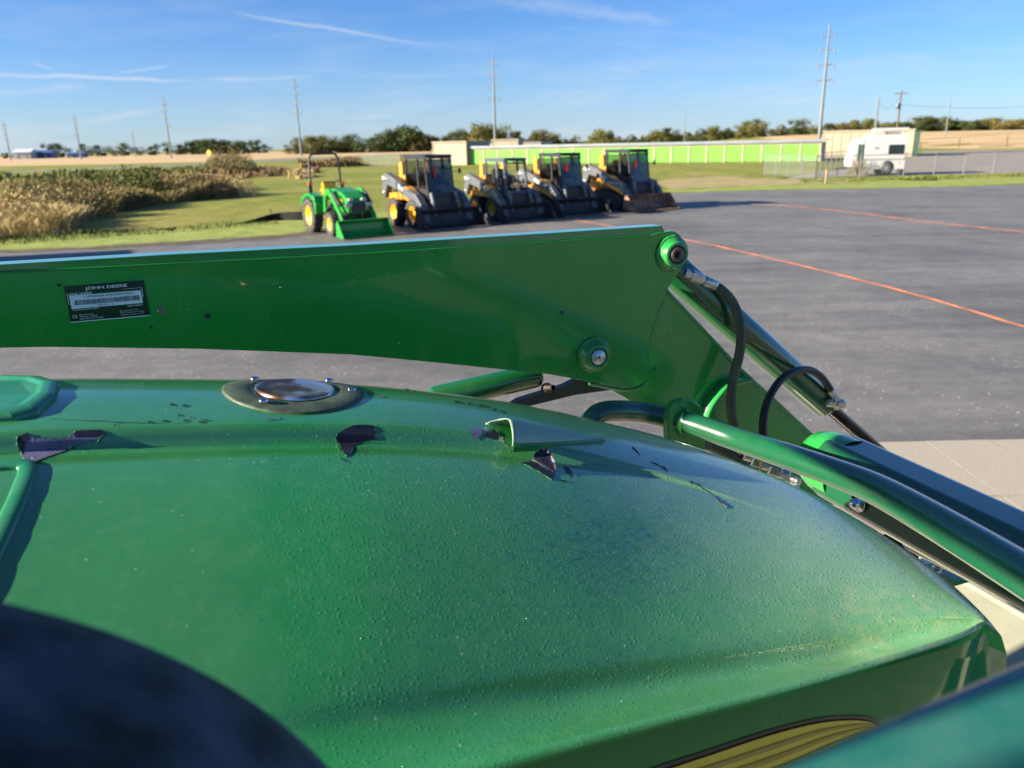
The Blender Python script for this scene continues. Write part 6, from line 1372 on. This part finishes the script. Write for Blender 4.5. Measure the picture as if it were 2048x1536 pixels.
q.build('frame_line', m_print, sp)
q = MB(); s = .095; rb = random.Random(5)
while s < .905:
    w = rb.choice((.0035, .0035, .008)); q.add([PT(s, .465, .0005), PT(s + w, .465, .0005), PT(s + w, .60, .0005), PT(s, .60, .0005)], [(0, 1, 2, 3)]); s += w + rb.choice((.003, .003, .0065))
q.build('barcode', m_ink, sp)
q = MB(); q.add([PT(0, 0, .0003), PT(1, 0, .0003), PT(1, .022, .0003), PT(0, .022, .0003)], [(0, 1, 2, 3)]); q.build('plate_edge', m_lab, sp)
def text(txt, s0, t0, s1, h, m, name, bold=0.0, lift=.0005):
    fc = bpy.data.curves.new(name, 'FONT'); fc.body = txt; fc.size = 1; fc.offset = bold; ob = bpy.data.objects.new('t', fc); COL.objects.link(ob); bpy.context.view_layer.update()
    me = bpy.data.meshes.new_from_object(ob.evaluated_get(bpy.context.evaluated_depsgraph_get())); bpy.data.objects.remove(ob)
    co = np.array([v.co[:] for v in me.vertices]); mn, mx = co.min(0), co.max(0)
    for v in me.vertices: s_ = s0 + (s1 - s0) * (v.co.x - mn[0]) / (mx[0] - mn[0]); t_ = t0 + h * (v.co.y - mn[1]) / (mx[1] - mn[1]); v.co = PT(s_, t_, lift)
    me.materials.clear(); me.materials.append(m); me.name = name; o = bpy.data.objects.new(name, me); COL.objects.link(o); o.parent = sp; return o
text('JOHN DEERE', .255, .838, .775, .105, m_print, 'lettering', .012)
text('SERIAL NUMBER', .05, .742, .33, .062, m_print, 'lettering'); text('*1P0440RXEJC049726*', .215, .628, .835, .080, m_ink, 'lettering', .004)
text('DOM  MAY - 18', .365, .395, .56, .050, m_ink, 'lettering'); text('MADE IN MEXICO', .735, .305, .925, .045, m_print, 'lettering'); text('INDUSTRIAS JOHN DEERE', .055, .312, .37, .045, m_print, 'lettering')
text('CE', .035, .115, .092, .085, m_print, 'lettering'); text('MAX LIFT 1134 KG', .12, .175, .30, .035, m_lab, 'lettering'); text('MAX LIFT 1154 KG', .12, .118, .34, .035, m_lab, 'lettering'); text('MAX PRESSURE 172 BAR', .12, .060, .41, .035, m_lab, 'lettering')
text('Blvd Santa Maria 1721', .63, .188, .86, .035, m_lab, 'lettering'); text('Parque Industrial Santa Maria', .63, .130, .93, .035, m_lab, 'lettering'); text('25903 Ramos Arizpe, Coah. MX', .63, .070, .93, .035, m_lab, 'lettering')
